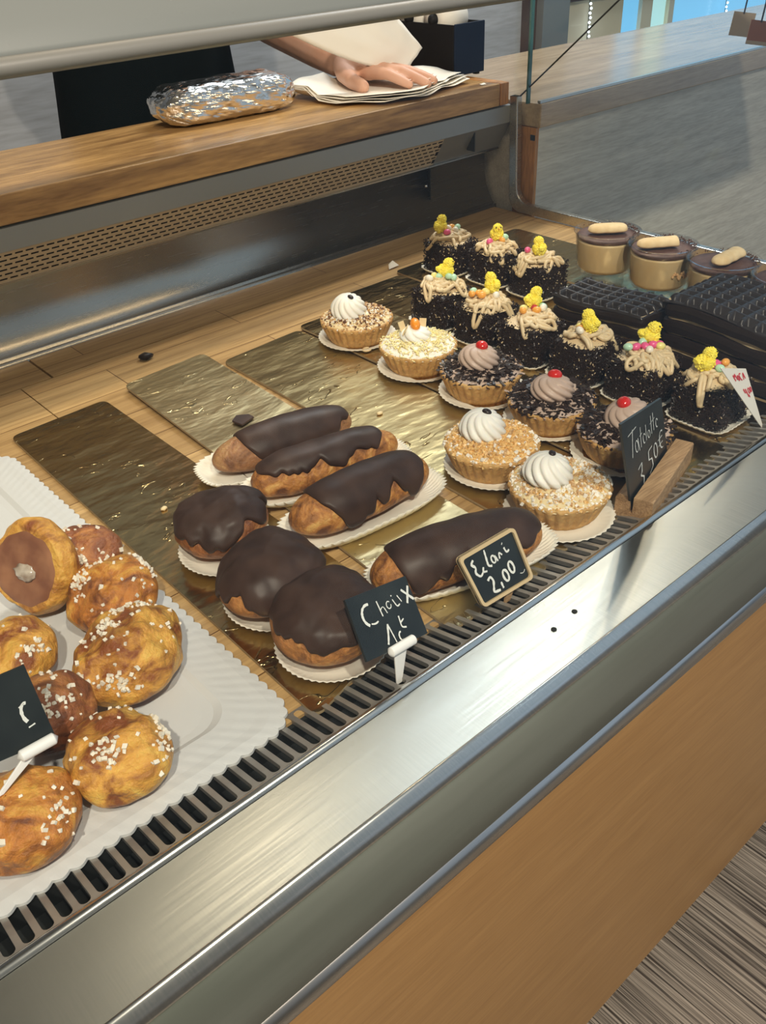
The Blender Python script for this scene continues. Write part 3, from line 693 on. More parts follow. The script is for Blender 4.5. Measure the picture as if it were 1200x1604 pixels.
# ================================================================== PAPER CASES
def round_case(parent, r=.045, h=.005, n=44, dx=0, dy=0, name='paper_case'):
    m = MB(); pr = [(.002, .0006), (r * .68, .0006), (r * .80, .0014), (r * .92, h * .6), (r, h)]
    m.lathe([(a, b) for a, b in pr], n * 4, lambda R, z, t: R * (1 + (.014 * math.cos(n * t) * min(1, (R / r) ** 6) if R > r * .6 else 0)), close=False)
    m.add([(.002 * math.cos(t), .002 * math.sin(t), .0006) for t in [2 * PI * i / 8 for i in range(8)]], [tuple(range(8))])
    return m.build(name, 'paper', parent, loc=(dx, dy, .0003), solid=.0005)
def oval_case(parent, L, W, h=.009, a=0, dx=0, dy=0, sx=0):
    m = MB(); n = 60
    def ring(s, z, wob):
        res = []
        for i in range(n * 4):
            t = 2 * PI * i / (n * 4); c_, s_ = math.cos(t), math.sin(t); p = 3.2
            R = (abs(c_) ** p + abs(s_) ** p) ** (-1 / p)
            k_ = s * (1 + wob * .022 * math.cos(n * t))
            res.append((L / 2 * R * c_ * k_, W / 2 * R * s_ * k_, z))
        return res
    rs = [ring(.02, .0006, 0), ring(.74, .0006, 0), ring(.84, .0016, .3), ring(.93, h * .55, .8), ring(1.0, h, 1.2)]
    vs = [v for r in rs for v in r]; k = n * 4; fs = []
    for s in range(4):
        for i in range(k): fs.append((s * k + i, s * k + (i + 1) % k, (s + 1) * k + (i + 1) % k, (s + 1) * k + i))
    m.add(vs, fs)
    return m.build('paper_case', 'paper', parent, loc=(dx, dy, .0003), rot=(0, 0, a), solid=.0005)

# ================================================================== CREAM ROSETTE
def rosette(parent, mt, loc, R=.019, h=.021, n=8, twist=1.6, tilt=(0, 0, 0), squash=0):
    m = MB(); prof = []
    K_ = 22
    for i in range(K_ + 1):
        t = i / K_
        if t < .25: rr = R * (.82 + .18 * math.sin(t / .25 * PI / 2)); z = h * .30 * (t / .25) ** 1.3
        else:
            u = (t - .25) / .75; rr = R * math.cos(u * PI / 2) ** .72; z = h * (.30 + .70 * math.sin(u * PI / 2) ** (1.1 + squash))
        prof.append((max(rr, .0004), z))
    def rf(r, z, t):
        ph = n * (t + twist * (z / h)) 
        return r * (1 - .17 * (abs(math.sin(ph / 2)) ** .8 < 0) - .15 * (1 - abs(math.sin(ph / 2))) ** 1.6)
    m.lathe(prof, n * 14, rf, close=True)
    return m.build('cream_swirl', mt, parent, loc=loc, rot=tilt)

# ================================================================== TARTLETS
def tartlet(kind, label, x, y, seed, rot=0, swirl_off=(0, 0), tilt=(0, 0, 0), pdx=(0, 0), R=.0392, zb=.0030):
    t = thing('tartlet', label, 'tartlet', (x, y, zb), rot, 'round tartlets in paper cases')
    round_case(t, .0422, .0045, dx=pdx[0], dy=pdx[1])
    rb = .0295; hh = .0235
    m = MB(); prof = [(rb * .9, .0008), (rb, .0016)]
    for i in range(1, 9):
        u = i / 8; prof.append((rb + (R - rb) * u ** .9, .0016 + (hh - .0016) * u))
    prof += [(R - .0006, hh + .0014), (R - .0022, hh + .0016), (R - .0042, hh)]
    def rf(r, z, a):
        k_ = min(1, max(0, (z - .001) / .004)) * (1 if z < hh - .001 else .5)
        return r * (1 + .060 * k_ * (abs(math.cos(15 * a)) - .6) + .012 * noise.noise(Vector((math.cos(a) * 2 + seed, math.sin(a) * 2, z * 40))))
    m.lathe(prof, 208, rf)
    m.build('tart_crust', 'crust', t)
    # topping
    m = MB(); random.seed(seed)
    Rt = R - .0006; n_ = 84; vs = [(0, 0, hh + .0075)]; fs = []
    def top_z(px, py):
        rr = math.hypot(px, py) / Rt
        return hh + .0012 + .0065 * max(0, 1 - rr ** 2.4) + .0011 * nz((px, py, 0), 220, seed) + .0008 * nz((px, py, 0), 500, seed)
    K_ = 16
    for i in range(1, K_ + 1):
        for j in range(n_):
            a = 2 * PI * j / n_; rr = Rt * i / K_ * (1 + (.018 * noise.noise(Vector((math.cos(a) * 5, math.sin(a) * 5, seed))) if i == K_ else 0))
            px, py = rr * math.cos(a), rr * math.sin(a); vs.append((px, py, top_z(px, py) if i < K_ else hh - .0012))
    for j in range(n_):
        fs.append((0, 1 + j, 1 + (j + 1) % n_))
        for i in range(K_ - 1):
            a_ = 1 + i * n_; fs.append((a_ + j, a_ + n_ + j, a_ + n_ + (j + 1) % n_, a_ + (j + 1) % n_))
    mats = {'nutchoc': ['cream_pale', 'nut', 'nut_dark', 'powder'], 'coconut': ['powder', 'coconut', 'nut', 'powder'], 'choc': ['cream_mocha', 'choc_flake', 'choc_flake', 'cream_mocha'],
            'praline': ['nut_gold', 'nut_gold', 'nut', 'powder'], 'praline_pale': ['cream_pale', 'nut', 'powder', 'nut_gold']}[kind]
    m.add(vs, fs, 0)
    N = {'nutchoc': 1300, 'coconut': 520, 'choc': 620, 'praline': 900, 'praline_pale': 1250}[kind]
    for i in range(N):
        a = random.uniform(0, 2 * PI); rr = Rt * math.sqrt(random.uniform(0, 1.0)); px, py = rr * math.cos(a), rr * math.sin(a)
        z = top_z(px, py) + random.uniform(-.0002, .0009)
        edge = rr > Rt * .86
        if edge: z -= random.uniform(0, .0028)
        u = random.random()
        if kind == 'nutchoc': m.chunk((px, py, z), random.uniform(.0009, .0019), 2 if u < .30 else (3 if u < .52 else 1))
        elif kind == 'praline': m.chunk((px, py, z), random.uniform(.0011, .0023), 3 if edge and u < .75 or u < .10 else (2 if u < .25 else 1))
        elif kind == 'praline_pale':
            near = 1 if nz((px, py, 0), 60, seed) > .12 or edge else 0
            m.chunk((px, py, z), random.uniform(.0010, .0021), 2 if u < (.75 if near else .30) else (3 if u > .85 else 1))
        elif kind == 'coconut':
            if edge and u < .6: m.chunk((px, py, z), random.uniform(.0006, .0012), 0)
            elif u < .12: m.chunk((px, py, z + .0004), random.uniform(.0006, .001), 2)
            else:
                b_ = random.uniform(0, 2 * PI); L = random.uniform(.0025, .006); cv = random.uniform(-.002, .002)
                m.tube([(px - L / 2 * math.cos(b_), py - L / 2 * math.sin(b_), z), (px + cv, py - cv, z + .0016), (px + L / 2 * math.cos(b_), py + L / 2 * math.sin(b_), z + .0004)], .0006, 5, 1)
        else:
            b_ = random.uniform(0, 2 * PI); L = random.uniform(.0018, .0046); W = L * random.uniform(.25, .55)
            T = Matrix.Translation((px, py, z + .0006)) @ Matrix.Rotation(b_, 4, 'Z') @ Matrix.Rotation(random.uniform(-.6, .6), 4, 'X') @ Matrix.Rotation(random.uniform(-.5, .5), 4, 'Y')
            m.box((-L, -W, -.00025), (L, W, .00025), 3 if u > .93 else 1, T)
    m.build('topping', mats, t, smooth=(kind == 'coconut'))
    zc = hh + .0060
    if kind in ('nutchoc', 'praline', 'praline_pale'):
        s = rosette(t, 'cream_white', (swirl_off[0], swirl_off[1], zc - .001), R=.0195, h=.0215, n=11, twist=1.3, tilt=tilt, squash=.4)
        m = MB(); m.ball((0, 0, 0), (.0040, .0028, .0022), 3, 0, lambda p: 1 - .25 * math.exp(-(p.y * 5) ** 2) * (p.z > .3))
        b = m.build('coffee_bean', 'bean', s, loc=(.001, -.0015, .0218), rot=(.2, .1, seed * .7))
    elif kind == 'choc':
        s = rosette(t, 'cream_mocha', (swirl_off[0], swirl_off[1], zc - .001), R=.0195, h=.019, n=9, twist=1.9, tilt=tilt)
        m = MB(); m.ball((0, 0, 0), (.0064, .0058, .0048), 3)
        m.build('cherry', 'cherry', s, loc=(-.001, -.001, .0195))
    else:
        s = rosette(t, 'cream_white', (swirl_off[0], swirl_off[1], zc - .001), R=.0165, h=.012, n=7, twist=1.5, tilt=tilt)
        m = MB(); m.ball((0, 0, 0), (.0085, .0050, .0048), 3, 0, lambda p: 1 + .12 * p.x)
        m.build('orange_slice', 'orange_fruit', s, loc=(.001, 0, .0145), rot=(.2, -.25, .6))
        m = MB()
        for q in ((-.011, .006, .1), (.010, -.004, .6), (-.004, .012, .9)):
            T = Matrix.Translation((q[0], q[1], .012)) @ Matrix.Rotation(q[2] * 3, 4, 'Z') @ Matrix.Rotation(.5, 4, 'X')
            m.box((-.0035, -.0005, -.004), (.0035, .0005, .006), 0, T)
        m.build('white_shaving', 'cream_pale', s, smooth=False)
    return t
tartlet('nutchoc', 'tartlet with white cream and dark speckled nuts, farthest from the glass', .5690, .7040, 11, 0, (-.006, .006), (.25, -.1, 0))
tartlet('coconut', 'tartlet with pale yellow shavings and a piece of candied orange', .5670, .6060, 12, .4, (.002, .004), (0, 0, 0), (-.003, -.002))
tartlet('choc', 'chocolate flake tartlet with a cherry, next to the yellow orange topped one', .5690, .5220, 13, .8, (-.0005, .003), (.1, 0, .3), (-.003, -.002))
tartlet('choc', 'middle one of three chocolate flake tartlets topped with a cherry', .5690, .4370, 14, 2.1, (-.0005, .005), (.12, 0, 0))
tartlet('choc', 'chocolate flake tartlet with smeared cream and cherry behind the price slate', .5690, .3600, 15, 3.9, (-.002, .003), (.25, .1, 0), (.003, -.001))
tartlet('praline', 'golden praline tartlet with white cream and coffee bean on a gold card', .4765, .4235, 16, .2, (-.001, .009), (.1, 0, 0), (.001, -.003))
tartlet('praline_pale', 'front tartlet with white dusted nuts, white cream and coffee bean', .4660, .3440, 17, .9, (.000, .011), (.15, 0, .4), (-.006, .001))

# ================================================================== CHICK CAKES
def spiky(p, s):
    return 1 + .22 * noise.noise(p * 7 + Vector((s, s, s))) + random.uniform(-.07, .13)
def chick(parent, x, y, z, face, seed, tilt=0, sc=1.04):
    random.seed(seed)
    m = MB()
    m.ball((0, 0, .0070), (.0066, .0080, .0075), 4, 0, lambda p: spiky(p, seed))
    m.ball((0, -.0030, .0146), (.0052, .0054, .0052), 4, 0, lambda p: spiky(p, seed + 3))
    m.ball((0, .0072, .0095), (.0032, .0034, .0030), 3, 0, lambda p: spiky(p, seed + 5))
    for s_ in (-1, 1): m.ball((s_ * .0056, .0006, .0078), (.0022, .0046, .0042), 3, 0, lambda p: spiky(p, seed + 6))
    o = m.build('toy_chick', 'chick', parent, loc=(x, y, z), rot=(tilt, 0, face), smooth=False); o.scale = (sc, sc, sc)
    m = MB(); m.add([(-.0012, -.0076, .0155), (.0012, -.0076, .0155), (0, -.0076, .0166), (0, -.0104, .0153), (0, -.0076, .0145)], [(0, 2, 3), (2, 1, 3), (1, 4, 3), (4, 0, 3), (0, 4, 1, 2)])
    m.build('beak', 'beak', o, smooth=False)
    for s_ in (-1, 1):
        m = MB(); m.ball((s_ * .0026, -.0072, .0168), .0009, 2); m.build('eye', 'eye', o)
    return o
def chick_cake(label, x, y, seed, cpos, face, eggs, rot=0, hole=False):
    t = thing('chick_cake', label, 'cake', (x, y, .0030), rot, 'chocolate cakes topped with a toy chick')
    random.seed(seed)
    # pleated square paper
    m = MB(); n = 36; rs = []
    for s, z, wb in ((.02, .0006, 0), (.78, .0006, 0), (.90, .0022, .5), (1.0, .0055, 1.2)):
        ring = []
        for i in range(n * 4):
            a = 2 * PI * i / (n * 4); p = 4.5; R = (abs(math.cos(a)) ** p + abs(math.sin(a)) ** p) ** (-1 / p)
            k_ = s * (1 + wb * .018 * math.cos(n * a)); ring.append((.0305 * R * math.cos(a) * k_, .0305 * R * math.sin(a) * k_, z))
        rs.append(ring)
    k = n * 4
    m.add([v for r in rs for v in r], [(s * k + i, s * k + (i + 1) % k, (s + 1) * k + (i + 1) % k, (s + 1) * k + i) for s in range(3) for i in range(k)])
    m.build('paper_case', 'paper', t, loc=(-.001, -.001, 0), solid=.0005)
    # body
    m = MB(); hw = .0238; H = .0375; bm = bmesh.new(); bmesh.ops.create_cube(bm, size=1); bmesh.ops.subdivide_edges(bm, edges=bm.edges, cuts=14, use_grid_fill=True)
    vs = []
    for v in bm.verts:
        p = v.co * 2
        q = Vector((p.x, p.y, p.z))
        L = (abs(q.x) ** 9 + abs(q.y) ** 9 + abs(q.z) ** 9) ** (1 / 9)
        q /= max(L, 1e-6)
        d = 1 + .035 * noise.noise(q * 5 + Vector((seed, 0, 0)))
        vs.append((q.x * hw * d, q.y * hw * d, (q.z * .5 + .5) * H + .0012))
    fs = [tuple(v.index for v in f.verts) for f in bm.faces]; bm.free()
    m.add(vs, fs, 0)
    for i in range(2200):
        side = random.choice([0, 1, 2, 3, 4]); u, v_ = random.uniform(-1, 1), random.uniform(0, 1)
        e = hw + random.uniform(-.0003, .0003)
        p = [(e, u * hw, v_ * H), (-e, u * hw, v_ * H), (u * hw, e, v_ * H), (u * hw, -e, v_ * H), (u * hw, (v_ * 2 - 1) * hw, H)][side]
        mi = 2 if random.random() < .05 and v_ > .2 else 1
        L = random.uniform(.0007, .0016)
        q = Quaternion((random.gauss(0, 1), random.gauss(0, 1), random.gauss(0, 1), random.gauss(0, 1))).normalized()
        T = Matrix.Translation((p[0], p[1], p[2] + .0015)) @ q.to_matrix().to_4x4()
        m.box((-L, -.0005, -.0003), (L, .0005, .0003), mi, T)
    m.build('cake_block', ['choc', 'choc_flake', 'cream_tan'], t, smooth=False)
    # nest of piped buttercream
    m = MB()
    m.grid(28, 9, lambda u, v: ((.0240 * (1 - v) + .0005) * math.cos(2 * PI * u) * (1 + .06 * math.sin(6 * PI * u + seed)), (.0240 * (1 - v) + .0005) * math.sin(2 * PI * u) * (1 + .06 * math.sin(6 * PI * u + seed)), H + .0004 + .0050 * (v ** .6)), 0, True)
    for s in range(20):
        a0 = random.uniform(0, 2 * PI); r0 = random.uniform(.003, .0220); cx0, cy0 = r0 * math.cos(a0), r0 * math.sin(a0); pts = []
        ax = random.uniform(.0055, .0115); ay = random.uniform(.0026, .0052); pa = random.uniform(0, PI); N = 34; ph = random.uniform(0, 6)
        turns = random.uniform(1.0, 2.1)
        for i in range(N):
            th = ph + turns * 2 * PI * i / (N - 1)
            lx, ly = ax * math.cos(th) + .0030 * math.sin(th * .5), ay * math.sin(th) + (i / N - .5) * .006
            px = cx0 + lx * math.cos(pa) - ly * math.sin(pa); py = cy0 + lx * math.sin(pa) + ly * math.cos(pa)
            rr = math.hypot(px, py)
            z = H + .0066 + .0016 * math.cos(th * 1.5 + s) + s * .00014
            if rr > .0225: z -= (rr - .0225) * 1.6
            if rr > .0300: px, py = px / rr * .0300, py / rr * .0300
            z -= max(0, rr - .010) * .18
            pts.append((px, py, z))
        m.tube(pts, [.0018] + [.0021] * (N - 2) + [.0015], 8, 0)
    m.build('buttercream_nest', 'cream_tan', t)
    for i, (kind, ex, ey) in enumerate(eggs):
        m = MB(); m.ball((0, 0, 0), (.0046, .0036, .0035), 3, 0, lambda p: 1 + .12 * p.x)
        o = m.build('candy_egg', 'egg_' + kind, t, loc=(ex, ey, H + .0128 + .0006 * (i % 3)), rot=(0, .2, i * 1.3 + seed)); o['label'] = kind + ' sugar egg'
    chick(t, cpos[0], cpos[1], H + .0100, face, seed)
    return t
# far corner, then towards the glass
chick_cake('chocolate cake with chick standing sideways, nearest the steel rear wall', .7880, .7790, 21, (-.008, .010), 1.8, [('pink', -.008, -.002), ('mint', .014, .002), ('white', .002, .007), ('orange', .010, .009), ('white', .004, -.004)])
chick_cake('chocolate cake whose chick looks out between pink and orange eggs', .7985, .7120, 22, (.004, .004), -.6, [('pink', -.010, .002), ('orange', .002, -.006), ('mint', .011, -.002)])
chick_cake('chocolate cake with chick from behind and a lone orange egg, beside dessert cups', .8010, .6480, 23, (-.006, -.004), 2.6, [('orange', .014, .006), ('mint', .007, .004), ('pink', -.010, .010)])
chick_cake('chocolate cake with white, yellow and mint eggs behind the orange topped tartlet', .6640, .6700, 24, (.010, .004), 1.0, [('white', -.010, .010), ('yellow', -.002, .010), ('mint', .006, -.005), ('mint', .002, .006), ('mint', .009, -.009)])
chick_cake('chocolate cake with three orange eggs beside its fluffy upright chick', .6625, .6030, 25, (.012, .003), 2.9, [('orange', -.004, .007), ('orange', -.012, .009), ('orange', -.008, -.002), ('white', .004, -.010), ('yellow', .003, .004), ('mint', -.006, .013)])
chick_cake('chocolate cake with red, orange and white eggs below its leaning chick', .6600, .5390, 26, (.012, .009), 1.3, [('red', .006, .002), ('orange', .003, -.004), ('white', .011, -.005), ('mint', .015, -.001), ('yellow', -.003, .009), ('orange', -.009, .004)])
chick_cake('chocolate cake with its chick seen from behind between yellow and white eggs', .6640, .4745, 27, (-.001, -.004), 3.1, [('orange', -.007, .002), ('white', .006, -.004), ('white', -.013, -.001), ('yellow', -.003, .006)])
chick_cake('chocolate cake with many pink, white and mint eggs and a ruffled chick', .6650, .4090, 28, (.013, .006), .6, [('pink', -.006, .006), ('pink', -.001, .001), ('pink', .005, -.003), ('white', -.004, -.006), ('mint', -.013, .010), ('mint', .005, .007), ('pink', .012, -.006), ('yellow', .008, -.009)])
chick_cake('front chocolate cake beside the white pennant, chick facing a big pink egg', .6720, .3430, 29, (-.009, .006), 1.0, [('pink', .001, .001), ('pink', .003, .003), ('orange', .009, -.003), ('mint', -.002, -.005)])

# ================================================================== CHOCOLATE WAFFLE SLABS
def slab(label, x, y, lx, ly, h, rot, seed, wave=.004):
    t = thing('chocolate_slab_cake', label, 'cake', (x, y, .0030), rot, 'layered chocolate slabs with a waffle top')
    m = MB(); nu, nv = 90, 130; cell = .0125
    hx, hy = lx / 2, ly / 2
    def tz(u, v):
        px, py = u * lx, v * ly
        gx = abs((px / cell) % 1 - .5) * 2; gy = abs((py / (cell * 1.15)) % 1 - .5) * 2
        ridge = max(max(0, gx - .66) / .34, max(0, gy - .66) / .34); ridge = min(1, ridge * 2.2)
        e = min(u, 1 - u, v, 1 - v); 
        return h + .0085 * ridge - .0060 + wave * math.sin(v * 5.2 + seed) * .5 - (.006 * max(0, 1 - e / .05) ** 2)
    m.grid(nu, nv, lambda u, v: (u * lx - hx, v * ly - hy, tz(u, v)))
    m.build('waffle_top', 'choc_dust', t)
    m = MB(); layers = 4
    def ring(k_, off, z, wv):
        res = []; N = 200
        for i in range(N):
            a = 2 * PI * i / N; p = 10; R = (abs(math.cos(a)) ** p + abs(math.sin(a)) ** p) ** (-1 / p)
            X, Y = hx * R * math.cos(a), hy * R * math.sin(a)
            d = off * (1 + .5 * noise.noise(Vector((X * 90, Y * 90, seed + k_))))
            L = math.hypot(X, Y); zz = z + wv * (.0022 * noise.noise(Vector((X * 35, Y * 35, seed + k_ * 3))) + wave * math.sin((Y / ly + .5) * 5.2 + seed) * .5 * z / h)
            res.append((X + d * X / L, Y + d * Y / L, zz))
        return res
    rings = []; mi = []
    zz = 0; th = (h - .002) / layers
    for k_ in range(layers):
        for (f, off, mm) in ((0, -.0030, 0), (.12, .0012, 0), (.5, .0018, 0), (.80, .0008, 0), (.90, -.0024, 1)):
            rings.append(ring(k_, off, zz + th * f, 1 if k_ or f else 0)); mi.append(mm)
        zz += th
    rings.append(ring(9, -.0012, h - .003, 1)); mi.append(0)
    N = 200
    for s in range(len(rings) - 1):
        m.add(rings[s] + rings[s + 1], [(i, (i + 1) % N, N + (i + 1) % N, N + i) for i in range(N)], mi[s])
    m.add(rings[0], [tuple(range(N))])
    m.build('cake_layers', ['choc', 'cream_tan'], t)
    return t
slab('dark layered chocolate cake with a waffle top beside the chick cakes', .7440, .5040, .058, .108, .0500, .02, 1)
slab('tall layered chocolate cake with a bulging waffle top nearest the right edge', .7850, .3740, .092, .140, .0640, -.02, 4, .007)

# ================================================================== DESSERT CUPS
def cup(label, x, y, seed, brot, cut=0, boff=(0, 0), gap=False):
    t = thing('dessert_cup', label, 'dessert cup', (x, y, .0028), 0, 'tiramisu style dessert cups')
    m = MB()
    m.lathe([(.0240, .0004), (.0250, .0015), (.0225, .009), (.0235, .0105), (.0300, .0125), (.0335, .018), (.0362, .050), (.0370, .0575), (.0392, .0585), (.0394, .0595), (.0365, .0600),
             (.0352, .050), (.0325, .0185), (.0290, .0137), (.0005, .0133)], 56, close=False)
    m.build('plastic_cup', 'cup', t)
    m = MB()
    m.lathe([(.0005, .0142), (.0280, .0143), (.0318, .0190), (.0344, .048), (.0346, .0500), (.0005, .0505)], 64, lambda r, z, a: r * (1 + .004 * noise.noise(Vector((math.cos(a) * 3, math.sin(a) * 3, z * 90 + seed)))))
    m.build('cream_filling', 'cream_pale', t)
    m = MB()
    m.lathe([(.0330, .0508), (.0350, .0530), (.0340, .0548), (.0250, .0540), (.0005, .0545)], 64, lambda r, z, a: r * (1 + .012 * noise.noise(Vector((math.cos(a) * 4, math.sin(a) * 4, seed)))))
    random.seed(seed)
    for i in range(160):
        a = random.gauss(-.4, .7); rr = random.uniform(.030, .0372); m.chunk((rr * math.cos(a), rr * math.sin(a), .0560 + random.uniform(0, .003)), random.uniform(.0005, .0011), 0)
    m.build('cocoa_layer', 'cocoa', t)
    if gap:
        m = MB()
        for i in range(26):
            a = -2.1 + .035 * i + random.uniform(-.03, .03); z = .032 + .003 * math.sin(i * .8); m.ball((.0338 * math.cos(a), .0338 * math.sin(a), z), (.0016, .0016, random.uniform(.0012, .003)), 2)
        m.build('soaked_biscuit_layer', 'nut', t)
    # finger biscuit
    m = MB(); L, W, H_ = .0235, .0098, .0070
    def bf(u, v):
        a = 2 * PI * u; s = v * 2 - 1
        e = (1 - abs(s) ** 5) ** .5 if cut == 0 else ((1 - max(0, -s) ** 5) ** .5 if s < .98 else .0)
        return (s * L, W * math.cos(a) * e * (1 + .05 * math.sin(s * 9)), (H_ * math.sin(a) * e * (1 if math.sin(a) > 0 else .55)) * (1 - (.10 if abs(math.cos(a)) < .15 and not cut else 0)))
    m.grid(28, 30, bf, 0, True)
    m.build('finger_biscuit', 'biscuit', t, loc=(boff[0], boff[1], .0600), rot=(.0, .0, brot))
    return t
cup('dessert cup with a whole finger biscuit, farthest left of the row of cups', .8900, .6200, 41, -.72, 0)
cup('second dessert cup, its cream showing a brown seam of soaked biscuit', .8900, .5440, 42, -.62, 1, (-.006, .004), True)
cup('third dessert cup with a slanted biscuit piece, behind the tall chocolate slab', .8900, .4680, 43, .02, 1, (.002, -.002))
cup('dessert cup half cut off by the right edge of the photo', .8900, .3920, 44, -.2, 1, (.004, 0))

# ================================================================== ECLAIRS AND CREAM PUFFS
def capsule_pt(u, v, L, ry, rz, seed, bump=1.0, bend=0):
    """u round the section (0 = top), v along"""
    s = v * 2 - 1; half = L / 2; a = 2 * PI * u
    e = max(0.0, 1 - abs(s) ** 3.2) ** .48
    x = s * half
    y = ry * math.sin(a) * e; z = rz * math.cos(a) * e * (1.0 if math.cos(a) > 0 else .72)
    d = 1 + bump * (.10 * noise.noise(Vector((x * 24 + seed, y * 34, z * 34))) + .045 * noise.noise(Vector((x * 70, y * 80 + seed, z * 80))))
    return Vector((x, y * d + bend * (1 - s * s), z * d * 1.0 + rz * .72 * .98))
def eclair(label, x, y, rot, seed, L=.128, ry=.0225, rz=.0205, lim=(.27, .27), pale=False, ends=(.08, .06), case=(.142, .060, 0, 0), lobes=()):
    t = thing('eclair', label, 'eclair', (x, y, .0030), rot, 'chocolate eclairs in paper cases')
    oval_case(t, case[0], case[1], .010, 0, case[2], case[3])
    m = MB(); m.grid(72, 90, lambda u, v: capsule_pt(u, v, L, ry, rz, seed) + Vector((0, 0, .0008)), 0, True)
    m.build('choux_bun', ECL[pale], t)
    # icing: upper shell with a wavering edge, thicker than the bun
    m = MB(); NU, NV = 46, 84
    def ic(i, j, off):
        v = ends[0] + (1 - ends[0] - ends[1]) * j / (NV - 1); s = j / (NV - 1)
        wob = .085 * noise.noise(Vector((s * 6, seed, 0))) + .045 * noise.noise(Vector((s * 17, seed, 4)))
        wob2 = .085 * noise.noise(Vector((s * 6, seed, 9))) + .045 * noise.noise(Vector((s * 17, seed, 14)))
        endf = max(0, 1 - abs(2 * s - 1) ** 5) ** .5
        g0 = sum(a_ * math.exp(-((s - c_) / w_) ** 2) for c_, w_, a_, sd in lobes if sd == 0); g1 = sum(a_ * math.exp(-((s - c_) / w_) ** 2) for c_, w_, a_, sd in lobes if sd == 1)
        l0, l1 = max(.05, min(.40, lim[0] + wob + g0)) * endf, max(.05, min(.40, lim[1] + wob2 + g1)) * endf
        u = -l0 + (l0 + l1) * i / (NU - 1)
        p = capsule_pt(u % 1, v, L, ry, rz, seed, .75) + Vector((0, 0, .0008))
        c = Vector((p.x * .9, 0, rz * .6)); d = (p - c).normalized()
        edge = min(i, NU - 1 - i) / 4; edge2 = min(j, NV - 1 - j) / 5; q = min(1, edge, edge2)
        return p + d * (off * math.sin(q * PI / 2) ** .7 + .0001)
    vs = [ic(i, j, .0020) for j in range(NV) for i in range(NU)]; fs = []
    for j in range(NV - 1):
        for i in range(NU - 1): fs.append((j * NU + i, j * NU + i + 1, (j + 1) * NU + i + 1, (j + 1) * NU + i))
    m.add(vs, fs)
    m.build('chocolate_icing', 'icing', t, solid=.0014)
    return t
ECL = {False: pastry_mat('choux_golden', (.72, .42, .13), (.50, .21, .05), (.15, .05, .018), 75, 2.0, .42, .58), True: pastry_mat('choux_brown', (.52, .30, .13), (.36, .17, .07), (.13, .05, .025), 60, 5.0, .40)}
eclair('hindmost of three eclairs side by side, its left end bare', .3660, .5620, -.16, 51, .132, .0200, .0190, (.26, .30), True, (.19, .03), (.140, .062, -.010, -.004), ((.90, .05, -.12, 0),))
eclair('middle one of the three eclairs side by side, iced only on top', .3680, .5060, -.22, 52, .132, .0205, .0200, (.16, .22), False, (.05, .12), (.146, .058, 0, -.001))
eclair('nearest of three eclairs side by side, icing running down both sides', .3570, .4490, -.08, 53, .128, .0230, .0215, (.24, .27), False, (.16, .07), (.142, .062, 0, -.003), ((.22, .12, .12, 0), (.62, .07, -.12, 0), (.84, .07, .09, 0)))
eclair('single eclair behind the wood framed price board, near the grille', .3560, .3440, -.30, 54, .132, .0235, .0220, (.24, .29), False, (.11, .015), (.142, .060, .006, .004), ((.10, .09, .10, 0), (.42, .16, -.06, 0)))

def bun_pt(a, b, R, H, seed, amp=1.0):
    """a azimuth, b from 0 (top) to 1 (bottom)"""
    th = b * PI; r = math.sin(th) ** .82 * R; z = H * .5 + H * .5 * (math.cos(th) if math.cos(th) > 0 else math.cos(th) * .96)
    x, y = r * math.cos(a), r * math.sin(a)
    d = 1 + amp * (.15 * noise.noise(Vector((x * 26 + seed, y * 26, z * 26))) + .06 * noise.noise(Vector((x * 80, y * 80 + seed, z * 80))) + .018 * noise.noise(Vector((x * 180, y * 180, z * 180 + seed))))
    return Vector((x * d, y * d, max(0.0006, z * (1 + (d - 1) * .9))))
def puff(label, x, y, rot, seed, R=.035, H=.043, lobes=None, sx=1.0, sy=1.0, cov=.40, pdx=(0, 0), matk=False):
    t = thing('cream_puff', label, 'cream puff', (x, y, .0030), rot, 'chocolate iced cream puffs')
    round_case(t, R * 1.05, .0060, 50, pdx[0], pdx[1])
    def sc(p): return Vector((p.x * sx, p.y * sy, p.z + .0008))
    m = MB(); m.grid(96, 60, lambda u, v: sc(bun_pt(2 * PI * u, .001 + v * .998, R, H, seed)), 0, True)
    m.build('choux_bun', PUF[matk], t)
    m = MB(); NA, NB = 110, 26
    vs = []
    for j in range(NB):
        for i in range(NA):
            a = 2 * PI * i / NA
            lim = cov * (1 + .34 * noise.noise(Vector((math.cos(a) * 1.6, math.sin(a) * 1.6, seed))) + .22 * noise.noise(Vector((math.cos(a) * 4, math.sin(a) * 5, seed + 5))))
            if lobes:
                for (la, lw, ls) in lobes:
                    dd = math.atan2(math.sin(a - la), math.cos(a - la)); lim += ls * math.exp(-(dd / lw) ** 2)
            b = .001 + lim * (j / (NB - 1)) ** .9
            p = sc(bun_pt(a, b, R, H, seed, .8)); c = Vector((0, 0, H * .4)); d = (p - c).normalized()
            q = min(1, (NB - 1 - j) / 4)
            vs.append(p + d * (.0024 * math.sin(q * PI / 2) ** .7))
    fs = [(j * NA + i, j * NA + (i + 1) % NA, (j + 1) * NA + (i + 1) % NA, (j + 1) * NA + i) for j in range(NB - 1) for i in range(NA)]
    fs.append(tuple(range(NA)))
    m.add(vs, fs); m.build('chocolate_icing', 'icing', t, solid=.0014)
    return t
PUF = {False: pastry_mat('puff_golden', (.68, .38, .12), (.47, .20, .055), (.17, .06, .02), 70, 9.0, .42, .60), True: pastry_mat('puff_ruddy', (.58, .30, .12), (.40, .15, .045), (.13, .04, .015), 80, 4.0, .36)}
